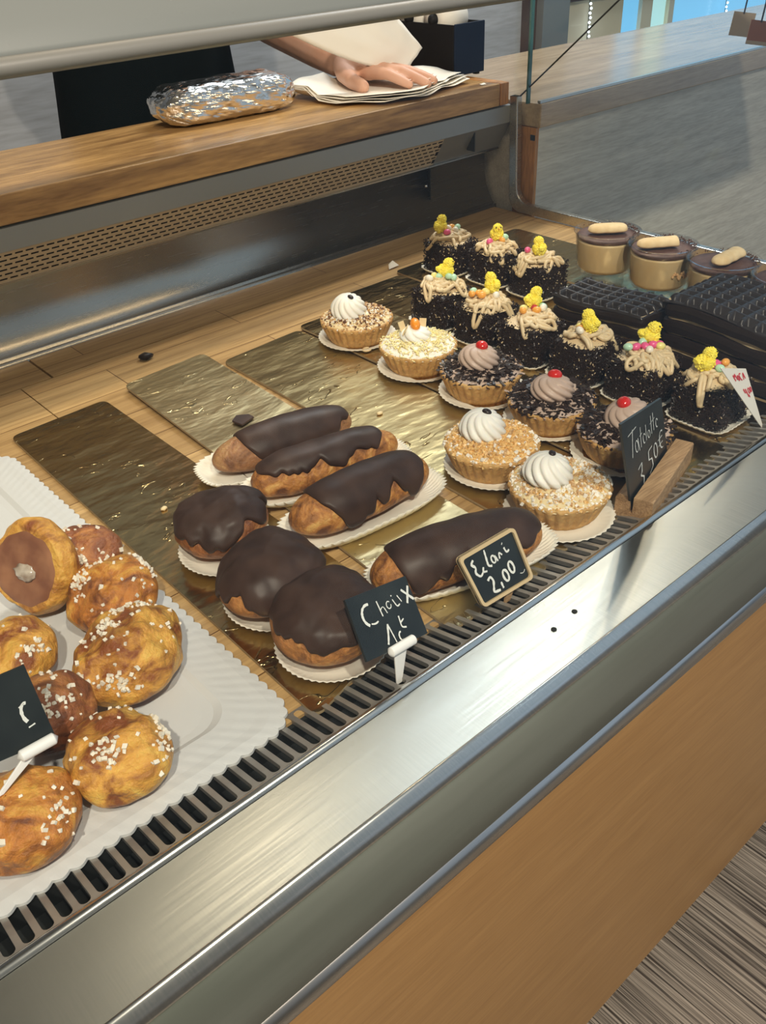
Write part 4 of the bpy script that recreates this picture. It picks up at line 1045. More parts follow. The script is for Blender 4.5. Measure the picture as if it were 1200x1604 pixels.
puff('iced cream puff with dripping uneven icing, farthest from the grille', .2560, .4860, 0, 61, .0345, .0400, [(-2.15, .34, .20), (-1.45, .16, -.12), (-.95, .22, .12), (-.35, .20, -.14), (.05, .16, .22), (3.0, .35, .14)], 1.06, .90, .34, (-.003, -.006), True)
puff('middle iced cream puff of three, icing covering nearly all of it', .2445, .4120, .5, 62, .0350, .0420, [(-1.6, .8, .06), (-.2, .3, -.22)], 1.05, .95, .52, (-.001, -.004), False)
puff('front iced cream puff partly behind the slate price sign', .2450, .3500, .3, 63, .0350, .0420, [(-2.6, .5, .05)], 1.05, .95, .42, (-.002, -.003), False)

# ================================================================== SUGARED BUNS ON THE WHITE PAPER
def sugar_bun(label, x, y, z, rot, seed, R, H, tilt=(0, 0), dome=(-1.6, .8), nsug=60, mt='bun_yellow', clusters=((0, 0, 1),), flip=False, sx=1.0, sy=1.0):
    t = thing('sugared_bun', label, 'bun', (x, y, z), rot, 'choux buns with pearl sugar')
    t.rotation_euler = (tilt[0], tilt[1], rot)
    m = MB(); m.grid(90, 60, lambda u, v: (lambda p: Vector((p.x * sx, p.y * sy, p.z)))(bun_pt(2 * PI * u, .001 + v * .998, R, H, seed, 1.3)), 0, True)
    m.build('choux_bun', BUN[mt], t)
    random.seed(seed); m = MB()
    for i in range(int(nsug * 1.7)):
        cl = random.choice(clusters)
        if random.random() < .66:
            a = cl[0] + random.gauss(0, .34); b = cl[1] + random.gauss(0, .045)
        else:
            a = random.uniform(0, 2 * PI); b = random.uniform(.05, .52)
        b = min(.62, max(.02, abs(b)))
        p = bun_pt(a % (2 * PI), b, R, H, seed, 1.3); p = Vector((p.x * sx, p.y * sy, p.z)); c = Vector((0, 0, H * .4)); d = (p - c).normalized()
        m.chunk(p + d * .0003, random.uniform(.0010, .0022))
    m.build('pearl_sugar', 'pearl', t, smooth=False)
    return t
BUN = {'bun_yellow': pastry_mat('bun_yellow', (.86, .56, .12), (.72, .36, .065), (.26, .075, .018), 42, 3.0, .36, .55),
       'bun_amber': pastry_mat('bun_amber', (.82, .46, .09), (.56, .21, .038), (.17, .05, .016), 45, 6.0, .36, .54),
       'bun_brown': pastry_mat('bun_brown', (.55, .24, .07), (.30, .10, .035), (.09, .03, .014), 48, 8.0, .38, .55)}
zb = .0030
sugar_bun('bright yellow sugared bun nearest the grille, right of the sign', .0955, .3440, zb, 0, 72, .0290, .0400, clusters=((-2.4, .12, 1), (-.4, .35, 1)), nsug=55)
sugar_bun('large sugared bun at the right of the pile, brown seam on its side', .1360, .4080, zb, .3, 71, .0330, .0470, clusters=((1.8, .10, 1), (.6, .25, 1), (-2.6, .38, 1)), nsug=95, sx=1.1, sy=.95)
sugar_bun('amber sugared bun behind the large one', .1560, .4700, zb, 1.2, 73, .0295, .0400, mt='bun_amber', clusters=((1.2, .22, 1), (-1.2, .3, 1)), nsug=60)
sugar_bun('dark speckled bun at the back of the pile, half hidden', .1640, .5270, zb, 2.0, 74, .0265, .0330, mt='bun_brown', clusters=((0, .2, 1), (2, .2, 1)), nsug=60)
sugar_bun('pale bun at the left photo edge below the upturned bun', .0840, .4640, zb, 2.6, 75, .0270, .0340, clusters=((2.6, .25, 1), (0.2, .3, 1)), nsug=36)
sugar_bun('dark brown bun directly behind the small slate sign', .0800, .3960, zb + .002, 3.0, 76, .0270, .0440, mt='bun_brown', clusters=((-.4, .3, 1), (1.5, .2, 1)), nsug=70, sy=.9)
sugar_bun('sugared bun in the lower left corner with a dark underside', .0370, .3420, zb, .6, 77, .0300, .0400, mt='bun_amber', clusters=((2.3, .12, 1), (-1.4, .3, 1)), nsug=40)
# upturned bun showing its flat brown underside
t = thing('sugared_bun', 'upturned bun showing its flat brown base with a glossy hole', 'bun', (.1285, .5200, .0360), 0, 'choux buns with pearl sugar')
t.rotation_euler = (0, 0, 0)
tq = Vector((-.78, -.42, .46)).normalized().to_track_quat('Z', 'Y')
def ub(u, v):
    p = bun_pt(2 * PI * u, .001 + v * .998, .0325, .040, 80, .8); p.z = min(p.z, .0305 + .0006 * noise.noise(p * 90)); p.z -= .020
    return tq @ p
m = MB(); m.grid(90, 70, ub, 0, True); m.build('choux_bun', BUN['bun_yellow'], t)
m = MB()
vs = [tq @ Vector((0, 0, .0112))]; fs = []
for k_ in range(1, 9):
    for j in range(60):
        a = 2 * PI * j / 60; r = .0265 * k_ / 8 * (1 + .05 * noise.noise(Vector((math.cos(a), math.sin(a), 3)))); vs.append(tq @ Vector((r * math.cos(a), r * math.sin(a), .0112 + .0006 * nz((r * math.cos(a), r * math.sin(a), 0), 120, 2) - (.0014 if k_ == 8 else 0))))
for j in range(60):
    fs.append((0, 1 + j, 1 + (j + 1) % 60))
    for k_ in range(7): fs.append((1 + k_ * 60 + j, 1 + (k_ + 1) * 60 + j, 1 + (k_ + 1) * 60 + (j + 1) % 60, 1 + k_ * 60 + (j + 1) % 60))
m.add(vs, fs); m.build('flat_base', mat('bun_base', (.22, .09, .05), .38, color2=(.36, .17, .09), nscale=60, bump=.3), t)
m = MB(); m.ball((0, 0, 0), (.0085, .0058, .0012), 3, 0, lambda p: 1 + .3 * noise.noise(p * 3)); o = m.build('glossy_filling', mat('glossy_cream', (.62, .55, .46), .08, 0, coat=.8, color2=(.30, .22, .16), nscale=120), t, loc=tq @ Vector((.002, -.002, .0120)))
o.rotation_mode = 'QUATERNION'; o.rotation_quaternion = tq

# ================================================================== PRICE SIGNS
def unit_sign(name, label, q, mats, strokes, th=.0018, r=.0, frame=None, ink='chalk', sw=.0011, cat='price sign', group=None, seed=1):
    """q = world corners top-left, top-right, bottom-right, bottom-left; strokes in (u right, v down)"""
    q = [Vector(p) for p in q]; base = (q[2] + q[3]) / 2
    t = thing(name, label, cat, base, 0, group)
    nrm = (q[1] - q[0]).cross(q[3] - q[0]).normalized()
    if nrm.y > 0: nrm = -nrm
    def P(u, v, d=0): return (q[0] * (1 - u) + q[1] * u) * (1 - v) + (q[3] * (1 - u) + q[2] * u) * v + nrm * d - base
    # outline with rounded corners
    W, Hh = (q[1] - q[0]).length, (q[3] - q[0]).length
    def outline(ins=0.0, rr=r):
        ru, rv = max(rr, 1e-5) / W, max(rr, 1e-5) / Hh; iu, iv = ins / W, ins / Hh; res = []
        for cu, cv, a0 in ((iu + ru, iv + rv, PI), (1 - iu - ru, iv + rv, 1.5 * PI), (1 - iu - ru, 1 - iv - rv, 0), (iu + ru, 1 - iv - rv, .5 * PI)):
            for k in range(6):
                a = a0 + PI / 2 * k / 5; res.append((cu + ru * math.cos(a), cv + rv * math.sin(a)))
        return res
    o_ = outline(); k = len(o_)
    m = MB(); m.add([P(u, v, 0) for u, v in o_] + [P(u, v, -th) for u, v in o_], [tuple(range(k)), tuple(range(2 * k - 1, k - 1, -1))] + [(i, (i + 1) % k, k + (i + 1) % k, k + i) for i in range(k)])
    m.build('board', mats, t, smooth=False)
    if frame:
        i_ = outline(frame, r * .7); m = MB()
        vs = [P(u, v, -th * 1.3) for u, v in o_] + [P(u, v, th * .8) for u, v in o_] + [P(u, v, th * .8) for u, v in i_] + [P(u, v, 0) for u, v in i_]
        m.add(vs, [(s * k + i, s * k + (i + 1) % k, (s + 1) * k + (i + 1) % k, (s + 1) * k + i) for s in range(3) for i in range(k)])
        m.build('wooden_rim', 'frame_wood', t, smooth=False)
    random.seed(seed); m = MB()
    for st in strokes:
        w_ = sw
        if isinstance(st[0], (int, float)): w_ = sw * st[0]; st = st[1:]
        pts = []
        for i in range(len(st) - 1):
            (a, b), (c, d) = st[i], st[i + 1]; n_ = max(2, int(math.hypot((c - a) * W, (d - b) * Hh) / .0012))
            for j in range(n_): pts.append((a + (c - a) * j / n_, b + (d - b) * j / n_))
        pts.append(st[-1])
        # smooth
        for _ in range(2):
            pts = [pts[0]] + [((pts[i - 1][0] + 2 * pts[i][0] + pts[i + 1][0]) / 4, (pts[i - 1][1] + 2 * pts[i][1] + pts[i + 1][1]) / 4) for i in range(1, len(pts) - 1)] + [pts[-1]]
        L = []; R_ = []
        for i, (u, v) in enumerate(pts):
            a = P(*pts[max(0, i - 1)], .0003); b = P(*pts[min(len(pts) - 1, i + 1)], .0003); d = (b - a)
            d = d.normalized() if d.length > 1e-9 else Vector((1, 0, 0))
            s_ = d.cross(nrm) * w_ * .5 * random.uniform(.75, 1.15); c = P(u, v, .0004); L.append(c + s_); R_.append(c - s_)
        n_ = len(pts); m.add(L + R_, [(i, i + 1, n_ + i + 1, n_ + i) for i in range(n_ - 1)])
    m.build('handwriting', ink, t, smooth=False)
    return t, P, base
def oval(cx, cy, rx, ry, a0=0, a1=6.4, n=14): return [(cx + rx * math.cos(a0 + (a1 - a0) * i / n), cy + ry * math.sin(a0 + (a1 - a0) * i / n)) for i in range(n + 1)]
def slant(st, k=-.12): return st

# slate reading Choux 1 with a white clip
q = [(.2358, .3184, .0649), (.2868, .3223, .0517), (.2818, .2977, .0232), (.2298, .2938, .0368)]
st = [[1.6] + oval(.26, .36, .11, .17, 5.0, 2.0, 10), [.34, .52, ] and [(.35, .50), (.30, .53), (.24, .50)],
      [.8, (.42, .20), (.44, .46)], [.6, (.43, .36), (.49, .30), (.52, .44)], [.6] + oval(.58, .33, .035, .06, 0, 5.5), [.8, (.66, .20), (.665, .22)], [.8, (.66, .27), (.70, .42), (.75, .38)],
      [.7, (.75, .24), (.79, .36)], [1.5, (.84, .18), (.985, .40)], [1.5, (.965, .16), (.865, .42)],
      [1.4, (.46, .60), (.40, .82), (.37, .90)], [.8, (.46, .60), (.50, .92)], [1.0, (.66, .55), (.65, .74), (.72, .76)], [.9, (.66, .66), (.72, .62)], [1.0] + oval(.60, .86, .035, .07, 1, 5)]
t, P, base = unit_sign('price_sign', 'square black slate with chalk writing on a white clip by the cream puffs', q, 'slate', st, seed=3)
def spike_clip(t, top, bottom, axis, nrm, w=.0095):
    """rolled white clip with a tapering foot"""
    a = Vector(top); b = Vector(bottom); ax = Vector(axis).normalized(); nn = Vector(nrm).normalized()
    m = MB(); m.tube([a - ax * w, a + ax * w], .0032, 12)
    m.box((-.0, 0, 0), (0, 0, 0)) if False else None
    vs = [a - ax * w * .75 - nn * .001, a + ax * w * .45 - nn * .001, b + ax * .0022, b - ax * .0022]
    vs = vs + [v + nn * .0014 for v in vs]
    m.add(vs, [(0, 1, 2, 3), (7, 6, 5, 4), (0, 4, 5, 1), (1, 5, 6, 2), (2, 6, 7, 3), (3, 7, 4, 0)])
    return m.build('clip', 'clip', t, bevel=.0004)
spike_clip(t, P(.52, 1.00, .0025), Vector((.2525, .2935, .004)) - base, (1, .05, -.12), (0, -.9, .3))

# wood framed chalk board
q = [(.3200, .3101, .0535), (.3716, .3096, .0526), (.3757, .2932, .0163), (.3276, .2941, .0182)]
st = [[1.5, (.20, .16), (.13, .22), (.20, .30), (.14, .38), (.20, .50), (.28, .42)], [1.3, (.30, .36), (.26, .44), (.33, .46)], [1.4, (.42, .10), (.38, .40), (.44, .42)],
      [1.2] + oval(.50, .33, .035, .07), [1.2, (.54, .28), (.56, .40)], [1.1, (.60, .38), (.62, .26), (.66, .34)], [1.4, (.72, .16), (.73, .17)], [1.3, (.73, .24), (.74, .36), (.80, .32)],
      [1.7, (.27, .62), (.33, .56), (.36, .66), (.28, .86), (.40, .88)], [1.5, (.46, .76), (.46, .88)], [1.5] + oval(.58, .70, .045, .11), [1.5] + oval(.72, .62, .045, .11), [.4, (.82, .80), (.88, .84), (.92, .78)]]
t, P, base = unit_sign('price_sign', 'wood rimmed black board with chalk price standing in front of the single eclair', q, 'slate', st, th=.002, r=.0035, frame=.0022, seed=5)
m = MB(); a = P(.60, 1.0, -.002); b = Vector((.3545, .2960, .006)) - base
m.add([a + Vector((-.004, 0, 0)), a + Vector((.004, 0, 0)), b + Vector((.0025, 0, 0)), b + Vector((-.0025, 0, 0)), a + Vector((-.004, .0015, 0)), a + Vector((.004, .0015, 0)), b + Vector((.0025, .0015, 0)), b + Vector((-.0025, .0015, 0))],
      [(0, 1, 2, 3), (7, 6, 5, 4), (0, 4, 5, 1), (1, 5, 6, 2), (2, 6, 7, 3), (3, 7, 4, 0)])
m.build('wooden_peg', 'block_wood', t, smooth=False)

# tall slate in a slotted wooden block
A = Vector((.4941, .2988, .0203)); B = Vector((.5767, .3221, .0125)); 
q = [(.4468, .2855, .1087), (.5336, .3099, .0862), (.5804, .3231, .0091), (.4941, .2988, .0203)]
q = [(.4468, .2855, .1087), (.5336, .3099, .0862), (.5804, .3231, .0100), (.5000, .3003, .0060)]
st = [[.9, (.10, .16), (.30, .12)], [.9, (.21, .12), (.15, .42)], [.8] + oval(.27, .34, .035, .07), [.7, (.31, .26), (.33, .42)], [.7, (.39, .16), (.37, .40)], [.6, (.35, .26), (.42, .24)], [.8] + oval(.46, .33, .03, .06, 5.8, 1.0),
      [.7, (.52, .18), (.51, .38)], [.7] + oval(.58, .33, .028, .05), [.7, (.66, .12), (.65, .36)], [.7, (.72, .10), (.71, .34)], [.5, (.62, .22), (.76, .18)], [.8] + oval(.80, .28, .028, .06, 5.8, 1.0),
      [1.3, (.24, .62), (.34, .58), (.32, .70), (.28, .72), (.36, .78), (.32, .92), (.22, .88)], [1.2, (.42, .86), (.40, .93)], [1.2, (.62, .52), (.52, .54), (.51, .66), (.59, .68), (.60, .80), (.50, .86)],
      [1.2] + oval(.70, .64, .045, .11), [1.1] + oval(.88, .58, .06, .14, 5.3, 1.3, 10), [.9, (.78, .55), (.90, .53)], [.9, (.78, .64), (.90, .62)]]
t, P, base = unit_sign('price_sign', 'tall black slate with chalk price standing in a wooden block', q, 'slate', st, seed=9, sw=.0012)
m = MB(); ang = math.atan2(.3231 - .3003, .5804 - .5000)
T = Matrix.Translation(Vector((.5440, .3095, .0032)) - base) @ Matrix.Rotation(ang, 4, 'Z')
L_ = .052; prof = [(-.0135, 0), (.0150, 0), (.0150, .017), (.0125, .020), (.0035, .020), (.0035, .006), (.0012, .006), (.0012, .020), (-.0125, .020), (-.0135, .019)]
k = len(prof)
m.add([(-L_, y, z) for y, z in prof] + [(L_ * .92, y, z) for y, z in prof], [tuple(range(k)), tuple(range(2 * k - 1, k - 1, -1))] + [(i, k + i, k + (i + 1) % k, (i + 1) % k) for i in range(k)], 0, T)
m.build('wooden_block', 'block_wood', t, smooth=False)

# white paper pennant
q = [(.6150, .3100, .0820), (.6560, .3090, .0676), (.6900, .2990, .0035), (.6880, .2990, .0030)]
st = [[.8, (.30, .20), (.30, .10), (.35, .15), (.40, .08), (.42, .18)], [.8] + oval(.50, .15, .035, .04), [.8] + oval(.63, .13, .05, .055, 5.4, 1.2, 8), [.8, (.72, .18), (.78, .06), (.82, .16)], [.7, (.74, .13), (.82, .12)],
      [.9, (.46, .33), (.47, .40), (.58, .38)], [.9, (.57, .33), (.60, .46)], [.7, (.66, .42), (.66, .47)], [.8] + oval(.76, .36, .055, .045), [.8] + oval(.90, .34, .045, .04)]
unit_sign('price_pennant', 'white triangular paper price tag with red writing at the right', q, 'napkin', st, th=.0006, ink='red_ink', sw=.0011, seed=11)

# slate with a white clip among the sugared buns
C0 = Vector((0, 0, .4))
q = [C0 + (Vector(p) - C0) * .93 for p in [(.0463, .3904, .0749), (.0751, .3895, .0725), (.0745, .3739, .0296), (.0431, .3754, .0336)]]
st = [[1.3] + oval(.74, .56, .10, .13, 5.0, 2.2, 12), [.6, (.66, .74), (.78, .72)], [.5, (.63, .46), (.74, .43)]]
t, P, base = unit_sign('price_sign', 'black slate with one curved chalk mark on a white clip among the sugared buns', q, 'slate', st, seed=13, sw=.0013)
spike_clip(t, P(.66, 1.0, .0022), Vector((.0345, .3440, .0440)) - base, (1, .0, -.02), (0, -.95, .2), .0085)

# ================================================================== CRUMBS
def crumb(name, label, x, y, z, r, mt, seed):
    random.seed(seed); m = MB(); m.ball((0, 0, r * .5), (r * 1.3, r, r * .6), 2, 0, lambda p: 1 + .35 * noise.noise(p * 2 + Vector((seed, 0, 0))))
    tag(m.build(name, mt, loc=(x, y, z)), label, 'crumb')
crumb('chocolate_crumb', 'dark chocolate chip lying alone on the shaded rear wood', .3830, .8360, 0, .0060, 'choc', 1)
m = MB(); random.seed(3); pts = [(-.008, -.006), (.009, -.008), (.011, -.001), (.004, .008), (-.006, .006)]
m.add([(x, y, .0022) for x, y in pts] + [(x, y, .0004) for x, y in pts], [tuple(range(5)), tuple(range(9, 4, -1))] + [(i, (i + 1) % 5, 5 + (i + 1) % 5, 5 + i) for i in range(5)])
tag(m.build('icing_flake', 'icing', smooth=False, loc=(.3730, .6400, .0036), rot=(.05, 0, .4)), 'brown flake of icing on the wrinkled gold card beside the eclairs', 'crumb')
m = MB(); m.tube([(.0045 * math.cos(a), .0038 * math.sin(a), .0014) for a in [.5 + i * .5 for i in range(11)]], .0011, 8)
tag(m.build('cream_curl', 'cream_tan', loc=(.5520, .6690, .0052)), 'small curl of buttercream dropped on the gold card before the nut tartlet', 'crumb')
crumb('pale_crumb', 'pale crumb on the gold card above the eclairs', .4726, .5590, .0024, .0026, 'cream_pale', 5)
crumb('pale_crumb', 'pale crumb on the long gold card left of the puffs', .1974 + .05, .5650, .0022, .0024, 'cream_pale', 6)
crumb('pale_crumb', 'pink crumb at the far left of the white paper', .1150, .6350, .0024, .0026, 'nut', 7)
m = MB(); m.add([(-.009, -.004, .0005), (.010, -.002, .0005), (.006, .006, .0060), (-.002, .005, .0030)], [(0, 1, 2, 3)])
tag(m.build('paper_scrap', 'napkin', solid=.0004, smooth=False, loc=(.7500, .8480, 0)), 'white torn paper scrap on the shelf behind the chick cakes', 'paper scrap')
m = MB(); m.add([(-.004, -.002, .0005), (.004, -.003, .0005), (.005, .002, .0016), (-.003, .003, .0010)], [(0, 1, 2, 3)])
tag(m.build('paper_scrap', 'napkin', solid=.0004, smooth=False, loc=(.990, .918, .1768)), 'tiny white paper scrap on the worktop by the black box', 'paper scrap')

# ================================================================== THINGS ON THE WORKTOP
# foil wrapped parcel
m = MB(); bm = bmesh.new(); bmesh.ops.create_cube(bm, size=1); bmesh.ops.subdivide_edges(bm, edges=bm.edges, cuts=30, use_grid_fill=True)
vs = []
for v in bm.verts:
    p = v.co * 2; L = (abs(p.x) ** 5 + abs(p.y) ** 4 + abs(p.z) ** 3.2) ** (1 / 4.2); q = p / max(L ** 1.0, 1e-6) if L > 1 else p
    x, y, z = q.x * .098 * (1 + .04 * q.y * q.z), q.y * .038, q.z * .0225
    k1 = noise.voronoi(Vector((x * 42, y * 42, z * 55)))[0]; k2 = noise.voronoi(Vector((x * 95 + 4, y * 95, z * 95)))[0]
    d = 1 + .11 * (k1[1] - k1[0] - .3) + .045 * (k2[1] - k2[0] - .3)
    tp = 1 - .22 * max(0, abs(q.x) - .72) / .28
    vs.append((x * (1 + (d - 1) * .3), y * d * tp, max(-.0215, z * d * tp) + .0218))
m.add(vs, [tuple(v.index for v in f.verts) for f in bm.faces]); bm.free()
tag(m.build('foil_parcel', 'foil', smooth=False, loc=(.6500, 1.040, .1768), rot=(0, 0, -.045)), 'crumpled silver foil parcel on the wooden worktop', 'foil parcel')
# paper sheets
t = thing('paper_sheets', 'pile of white wrapping paper sheets under the hand', 'paper', (.87, .99, .1768), 0)
out = [(.752, 1.055), (.772, .962), (.815, .918), (.868, .9065), (.930, .930), (.992, .948), (.988, .992), (.945, 1.04), (.880, 1.085), (.80, 1.080)]
for s_ in range(4):
    random.seed(s_ + 40); m = MB(); c = Vector((.87, .99)); N = 60; vs = []; R_ = 14
    def op(t_):
        i = int(t_ * len(out)) % len(out); f = t_ * len(out) % 1; a = Vector(out[i]); b = Vector(out[(i + 1) % len(out)]); return a.lerp(b, f)
    ang = (s_ - 1.5) * .035
    for r in range(R_ + 1):
        for i in range(N):
            p = op(i / N); d = (p - c) * (r / R_ if r else .001); d = Vector((d.x * math.cos(ang) - d.y * math.sin(ang), d.x * math.sin(ang) + d.y * math.cos(ang))) * (1 - .02 * s_)
            e = (r / R_); z = .0012 + s_ * .0024 + .0035 * e ** 3 * (1 + noise.noise(Vector((d.x * 22, d.y * 22, s_)))) + (.010 * max(0, e - .75) / .25 if d.x < -.03 and d.y > .02 else 0)
            if d.x > .07 and s_ > 1: z += .006 * e * (1 + math.sin(d.y * 60)) * .5
            vs.append((d.x, d.y, z))
    m.add(vs, [(r * N + i, r * N + (i + 1) % N, (r + 1) * N + (i + 1) % N, (r + 1) * N + i) for r in range(R_) for i in range(N)])
    m.build('paper_sheet', 'napkin', t, solid=.0006)
# white paper bag lifted over the forearm
t = thing('paper_bag', 'white paper bag lifted over the forearm and wrist', 'paper bag', (.85, 1.0, .20))
A0, B0, C0_, D0 = Vector((.730, 1.000, .262)), Vector((.862, .990, .300)), Vector((.940, .985, .2235)), Vector((.905, .985, .1960))
m = MB()
def bag(u, v, off=0):
    lo = A0.lerp(D0, u) + Vector((0, 0, -.006 * math.sin(PI * u))); hi = B0.lerp(C0_, u)
    p = lo.lerp(hi, v); bul = .006 * math.sin(PI * u) * math.sin(PI * v) + .0015 * noise.noise(Vector((u * 5, v * 5, 1)))
    return p + Vector((0, (-bul if not off else bul + .003), 0)) - Vector((.85, 1.0, .20))
m.grid(24, 16, lambda u, v: bag(u, v)); m.grid(24, 16, lambda u, v: bag(u, v, 1)); m.build('bag_sheet', 'napkin', t, solid=.0006)
# black box with paper rolls
t = thing('roll_dispenser', 'open black plastic box with white rolls on the worktop', 'dispenser box', (1.0, .985, .1765))
m = MB(); w0, w1 = (0, .062); d0, d1 = (-.0, .150); h = .068
m.box((w0, d0, 0.003), (w1, d1, .008)); m.box((w0, d0, .003), (w0 + .003, d1, h)); m.box((w1 - .003, d0, .003), (w1, d1, h)); m.box((w0, d1 - .003, .003), (w1, d1, h)); 
m.build('box_shell', 'black', t, smooth=True, bevel=.0012)
m = MB(); m.box((w0 + .0005, d0 - .003, .003), (w1 - .0005, d0, h + .001)); m.build('end_panel', 'navy', t, smooth=True, bevel=.0012)
for x in (.008, .054): m = MB(); m.lathe([(.005, -.0002), (.005, .0032)], 16); m.build('foot', 'rubber', t, loc=(x, .006, 0))
for y, r in ((.045, .021), (.095, .021)):
    m = MB(); T = Matrix.Rotation(PI / 2, 4, 'Y'); m.lathe([(.008, -.024), (r, -.024), (r, .024), (.008, .024), (.008, -.024)], 40, close=False, T=T); m.build('paper_roll', 'napkin', t, loc=(.031, y, .072 - .0), smooth=True)
    m = MB(); m.tube([(-.03, 0, 0), (.03, 0, 0)], .007, 14); m.build('spindle', 'black', t, loc=(.031, y, .072))

# ================================================================== PERSON BEHIND THE WORKTOP
def capsules(m, chains, n=14):
    for ch in chains:
        pts = []; rs = []
        for i in range(len(ch) - 1):
            a, b = ch[i], ch[i + 1]; k = max(2, int((Vector(b[:3]) - Vector(a[:3])).length / .012))
            for j in range(k):
                f = j / k; pts.append(Vector(a[:3]).lerp(Vector(b[:3]), f)); rs.append(a[3] * (1 - f) + b[3] * f)
        pts.append(Vector(ch[-1][:3])); rs.append(ch[-1][3])
        m.tube(pts, rs, n)
        m.ball(pts[0], rs[0], 2); m.ball(pts[-1], rs[-1], 2)
def remesh(o, vox, smooth=4):
    r = o.modifiers.new('remesh', 'REMESH'); r.mode = 'VOXEL'; r.voxel_size = vox; r.use_smooth_shade = True
    s = o.modifiers.new('smooth', 'SMOOTH'); s.factor = .5; s.iterations = smooth
PX, PY = .748, 1.42
base = Vector((PX, PY, FL))
person = thing('person', 'person in black clothing behind the worktop, one hand resting on white paper', 'person', base)
def L_(p): return (p[0] - base.x, p[1] - base.y, p[2] - base.z) + tuple(p[3:])
wr = (.868, 1.080, .2095)
kn = {'index': ((.853, .995, .2040), .0098), 'middle': ((.868, .990, .2055), .0100), 'ring': ((.883, .993, .2040), .0095), 'little': ((.897, 1.000, .2015), .0083)}
chains = [
    [(PX, PY, .78, .050), (PX, PY + .01, .66, .052), (PX, PY, .56, .10), (PX, PY, .35, .115), (PX, PY, .10, .12)],
    [(PX, PY, .55, .07), (PX + .12, PY, .53, .060), (PX + .175, PY + .01, .49, .048), (PX + .215, PY + .03, .32, .038), (.905, 1.33, .2550, .034), (.893, 1.24, .238, .031), (.875, 1.13, .2180, .025), (wr[0], wr[1], wr[2], .0215)],
    [(PX, PY, .55, .07), (PX - .08, PY, .53, .055), (PX - .09, PY + .05, .47, .042), (PX - .06, PY + .06, .25, .034), (PX - .06, PY + .03, .04, .028), (PX - .12, PY - .06, -.10, .024)],
    [(PX - .12, PY - .06, -.10, .024), (PX - .10, PY - .065, -.17, .018)],
]
for dx in (-.018, -.006, .006, .018):
    chains.append([(PX - .10 + dx, PY - .065, -.17, .0085), (PX - .098 + dx, PY - .075, -.205, .0078), (PX - .096 + dx, PY - .068, -.235, .0068)])
chains.append([(PX - .12, PY - .06, -.12, .010), (PX - .085, PY - .10, -.16, .0095), (PX - .085, PY - .105, -.185, .008)])
# palm
for k_, (p, r) in kn.items(): chains.append([(wr[0], wr[1] - .004, wr[2] - .001, .0165), (p[0], p[1] + .030, p[2] + .002, .0128), (p[0], p[1], p[2], r + .001)])
# fingers lying on the paper, slightly bent; they point towards the customer
F = {'index': [(.858, .965, .2035, .0085), (.8635, .948, .1975, .0078), (.868, .935, .1925, .0066)],
     'middle': [(.877, .957, .2045, .0088), (.884, .937, .1975, .0080), (.8895, .922, .1920, .0068)],
     'ring': [(.893, .962, .2030, .0085), (.902, .943, .1970, .0076), (.9085, .930, .1920, .0065)],
     'little': [(.907, .975, .2000, .0075), (.916, .960, .1955, .0068), (.922, .950, .1915, .0058)]}
for k_, seq in F.items():
    p, r = kn[k_]; chains.append([(p[0], p[1], p[2], r)] + [(a_[0], a_[1], a_[2], a_[3] * .86) for a_ in seq])
chains.append([(.862, 1.062, .2060, .0150), (.838, 1.030, .2010, .0128), (.823, .996, .1965, .0102), (.820, .972, .1930, .0088)])
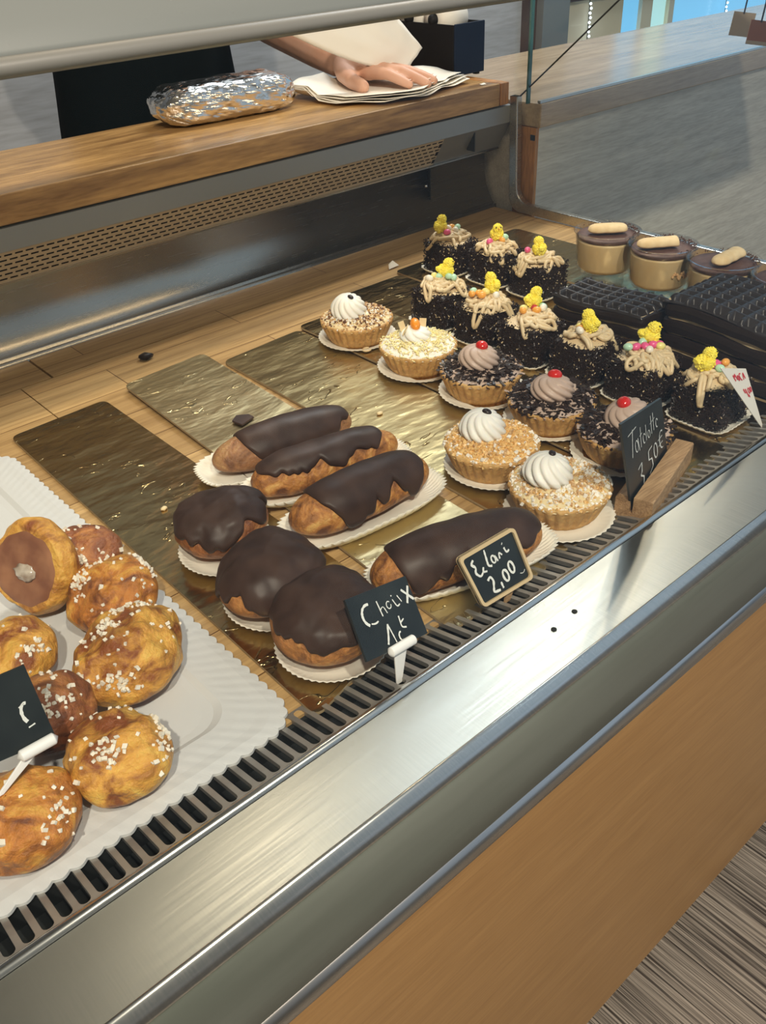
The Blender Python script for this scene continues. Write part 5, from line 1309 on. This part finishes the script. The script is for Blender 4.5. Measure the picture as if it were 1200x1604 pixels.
# head
m = MB(); capsules(m, [[L_(p) for p in c] for c in chains])
hc = Vector(L_((PX, PY - .015, .90)))
def head(p):
    k = 1.0
    if p.y < 0: k += .10 * math.exp(-((p.x * 4) ** 2 + ((p.z + .12) * 5) ** 2)) - .05 * math.exp(-(((abs(p.x) - .38) * 6) ** 2 + ((p.z - .1) * 7) ** 2)) + .04 * math.exp(-((p.x * 3) ** 2 + ((p.z + .45) * 9) ** 2))
    return k
m.ball(hc, (.072, .092, .112), 5, 0, head)
for s_ in (-1, 1): m.ball(hc + Vector((s_ * .074, .008, -.005)), (.010, .018, .030), 3)
m.ball(hc + Vector((0, -.094, -.018)), (.012, .016, .020), 3)
body = m.build('body', 'skin', person); remesh(body, .0024, 3)
m = MB(); m.ball(hc + Vector((0, .012, .022)), (.082, .098, .108), 4, 0, lambda p: 1 if p.y > -.45 or p.z > .35 else .72); m.build('hair', 'hair', person)
for s_ in (-1, 1):
    m = MB(); m.ball(hc + Vector((s_ * .028, -.083, .008)), (.011, .007, .006), 2); m.build('eye', 'eye', person)
m = MB(); m.ball(hc + Vector((0, -.092, -.058)), (.022, .006, .005), 2); m.build('mouth', 'cherry', person)
# torso in black, short sleeves, apron skirt
m = MB()
cl = [[(PX, PY, .60, .055), (PX, PY, .54, .10), (PX, PY, .40, .12), (PX, PY, .25, .125), (PX, PY, .05, .13)],
      [(PX - .035, PY, .50, .09), (PX - .035, PY, .25, .102), (PX - .055, PY, -.02, .11), (PX - .06, PY + .02, -.35, .10)], [(PX + .04, PY, .50, .09), (PX + .04, PY, .25, .102), (PX + .055, PY, -.02, .11), (PX + .06, PY + .02, -.35, .10)],
      [(PX, PY, .55, .075), (PX + .12, PY, .53, .070), (PX + .18, PY + .01, .48, .060), (PX + .205, PY + .025, .38, .055)], [(PX, PY, .55, .075), (PX - .09, PY, .53, .065), (PX - .12, PY + .02, .48, .056), (PX - .115, PY + .05, .36, .046)]]
capsules(m, [[L_(p) for p in c] for c in cl], 20)
o = m.build('black_clothing', 'cloth', person); remesh(o, .012, 6)
m = MB()
for s_ in (-1, 1): capsules(m, [[L_((PX + s_ * .085, PY + .02, -.33, .085)), L_((PX + s_ * .09, PY + .02, -.66, .05))]], 18)
m.build('trousers', 'cloth', person)
for s_ in (-1, 1):
    m = MB(); m.ball(L_((PX + s_ * .09, PY - .02, FL + .028)), (.042, .10, .028), 3); m.build('shoe', 'black', person)
# nails
for k_, p, a in (('thumb', (.8192, .9685, .2005), .2), ('index', (.8695, .9325, .1982), -.2), ('middle', (.8915, .9185, .1980), -.35), ('ring', (.9105, .9270, .1975), -.45), ('little', (.9240, .9470, .1965), -.5)):
    m = MB(); m.ball((0, 0, 0), (.0030, .0042, .0010), 2); m.build('nail', 'nail', person, loc=L_((p[0] - .0005, p[1] + .0045, p[2] - (.0012 if k_ != 'thumb' else .0025))), rot=(.35, 0, -a + PI))
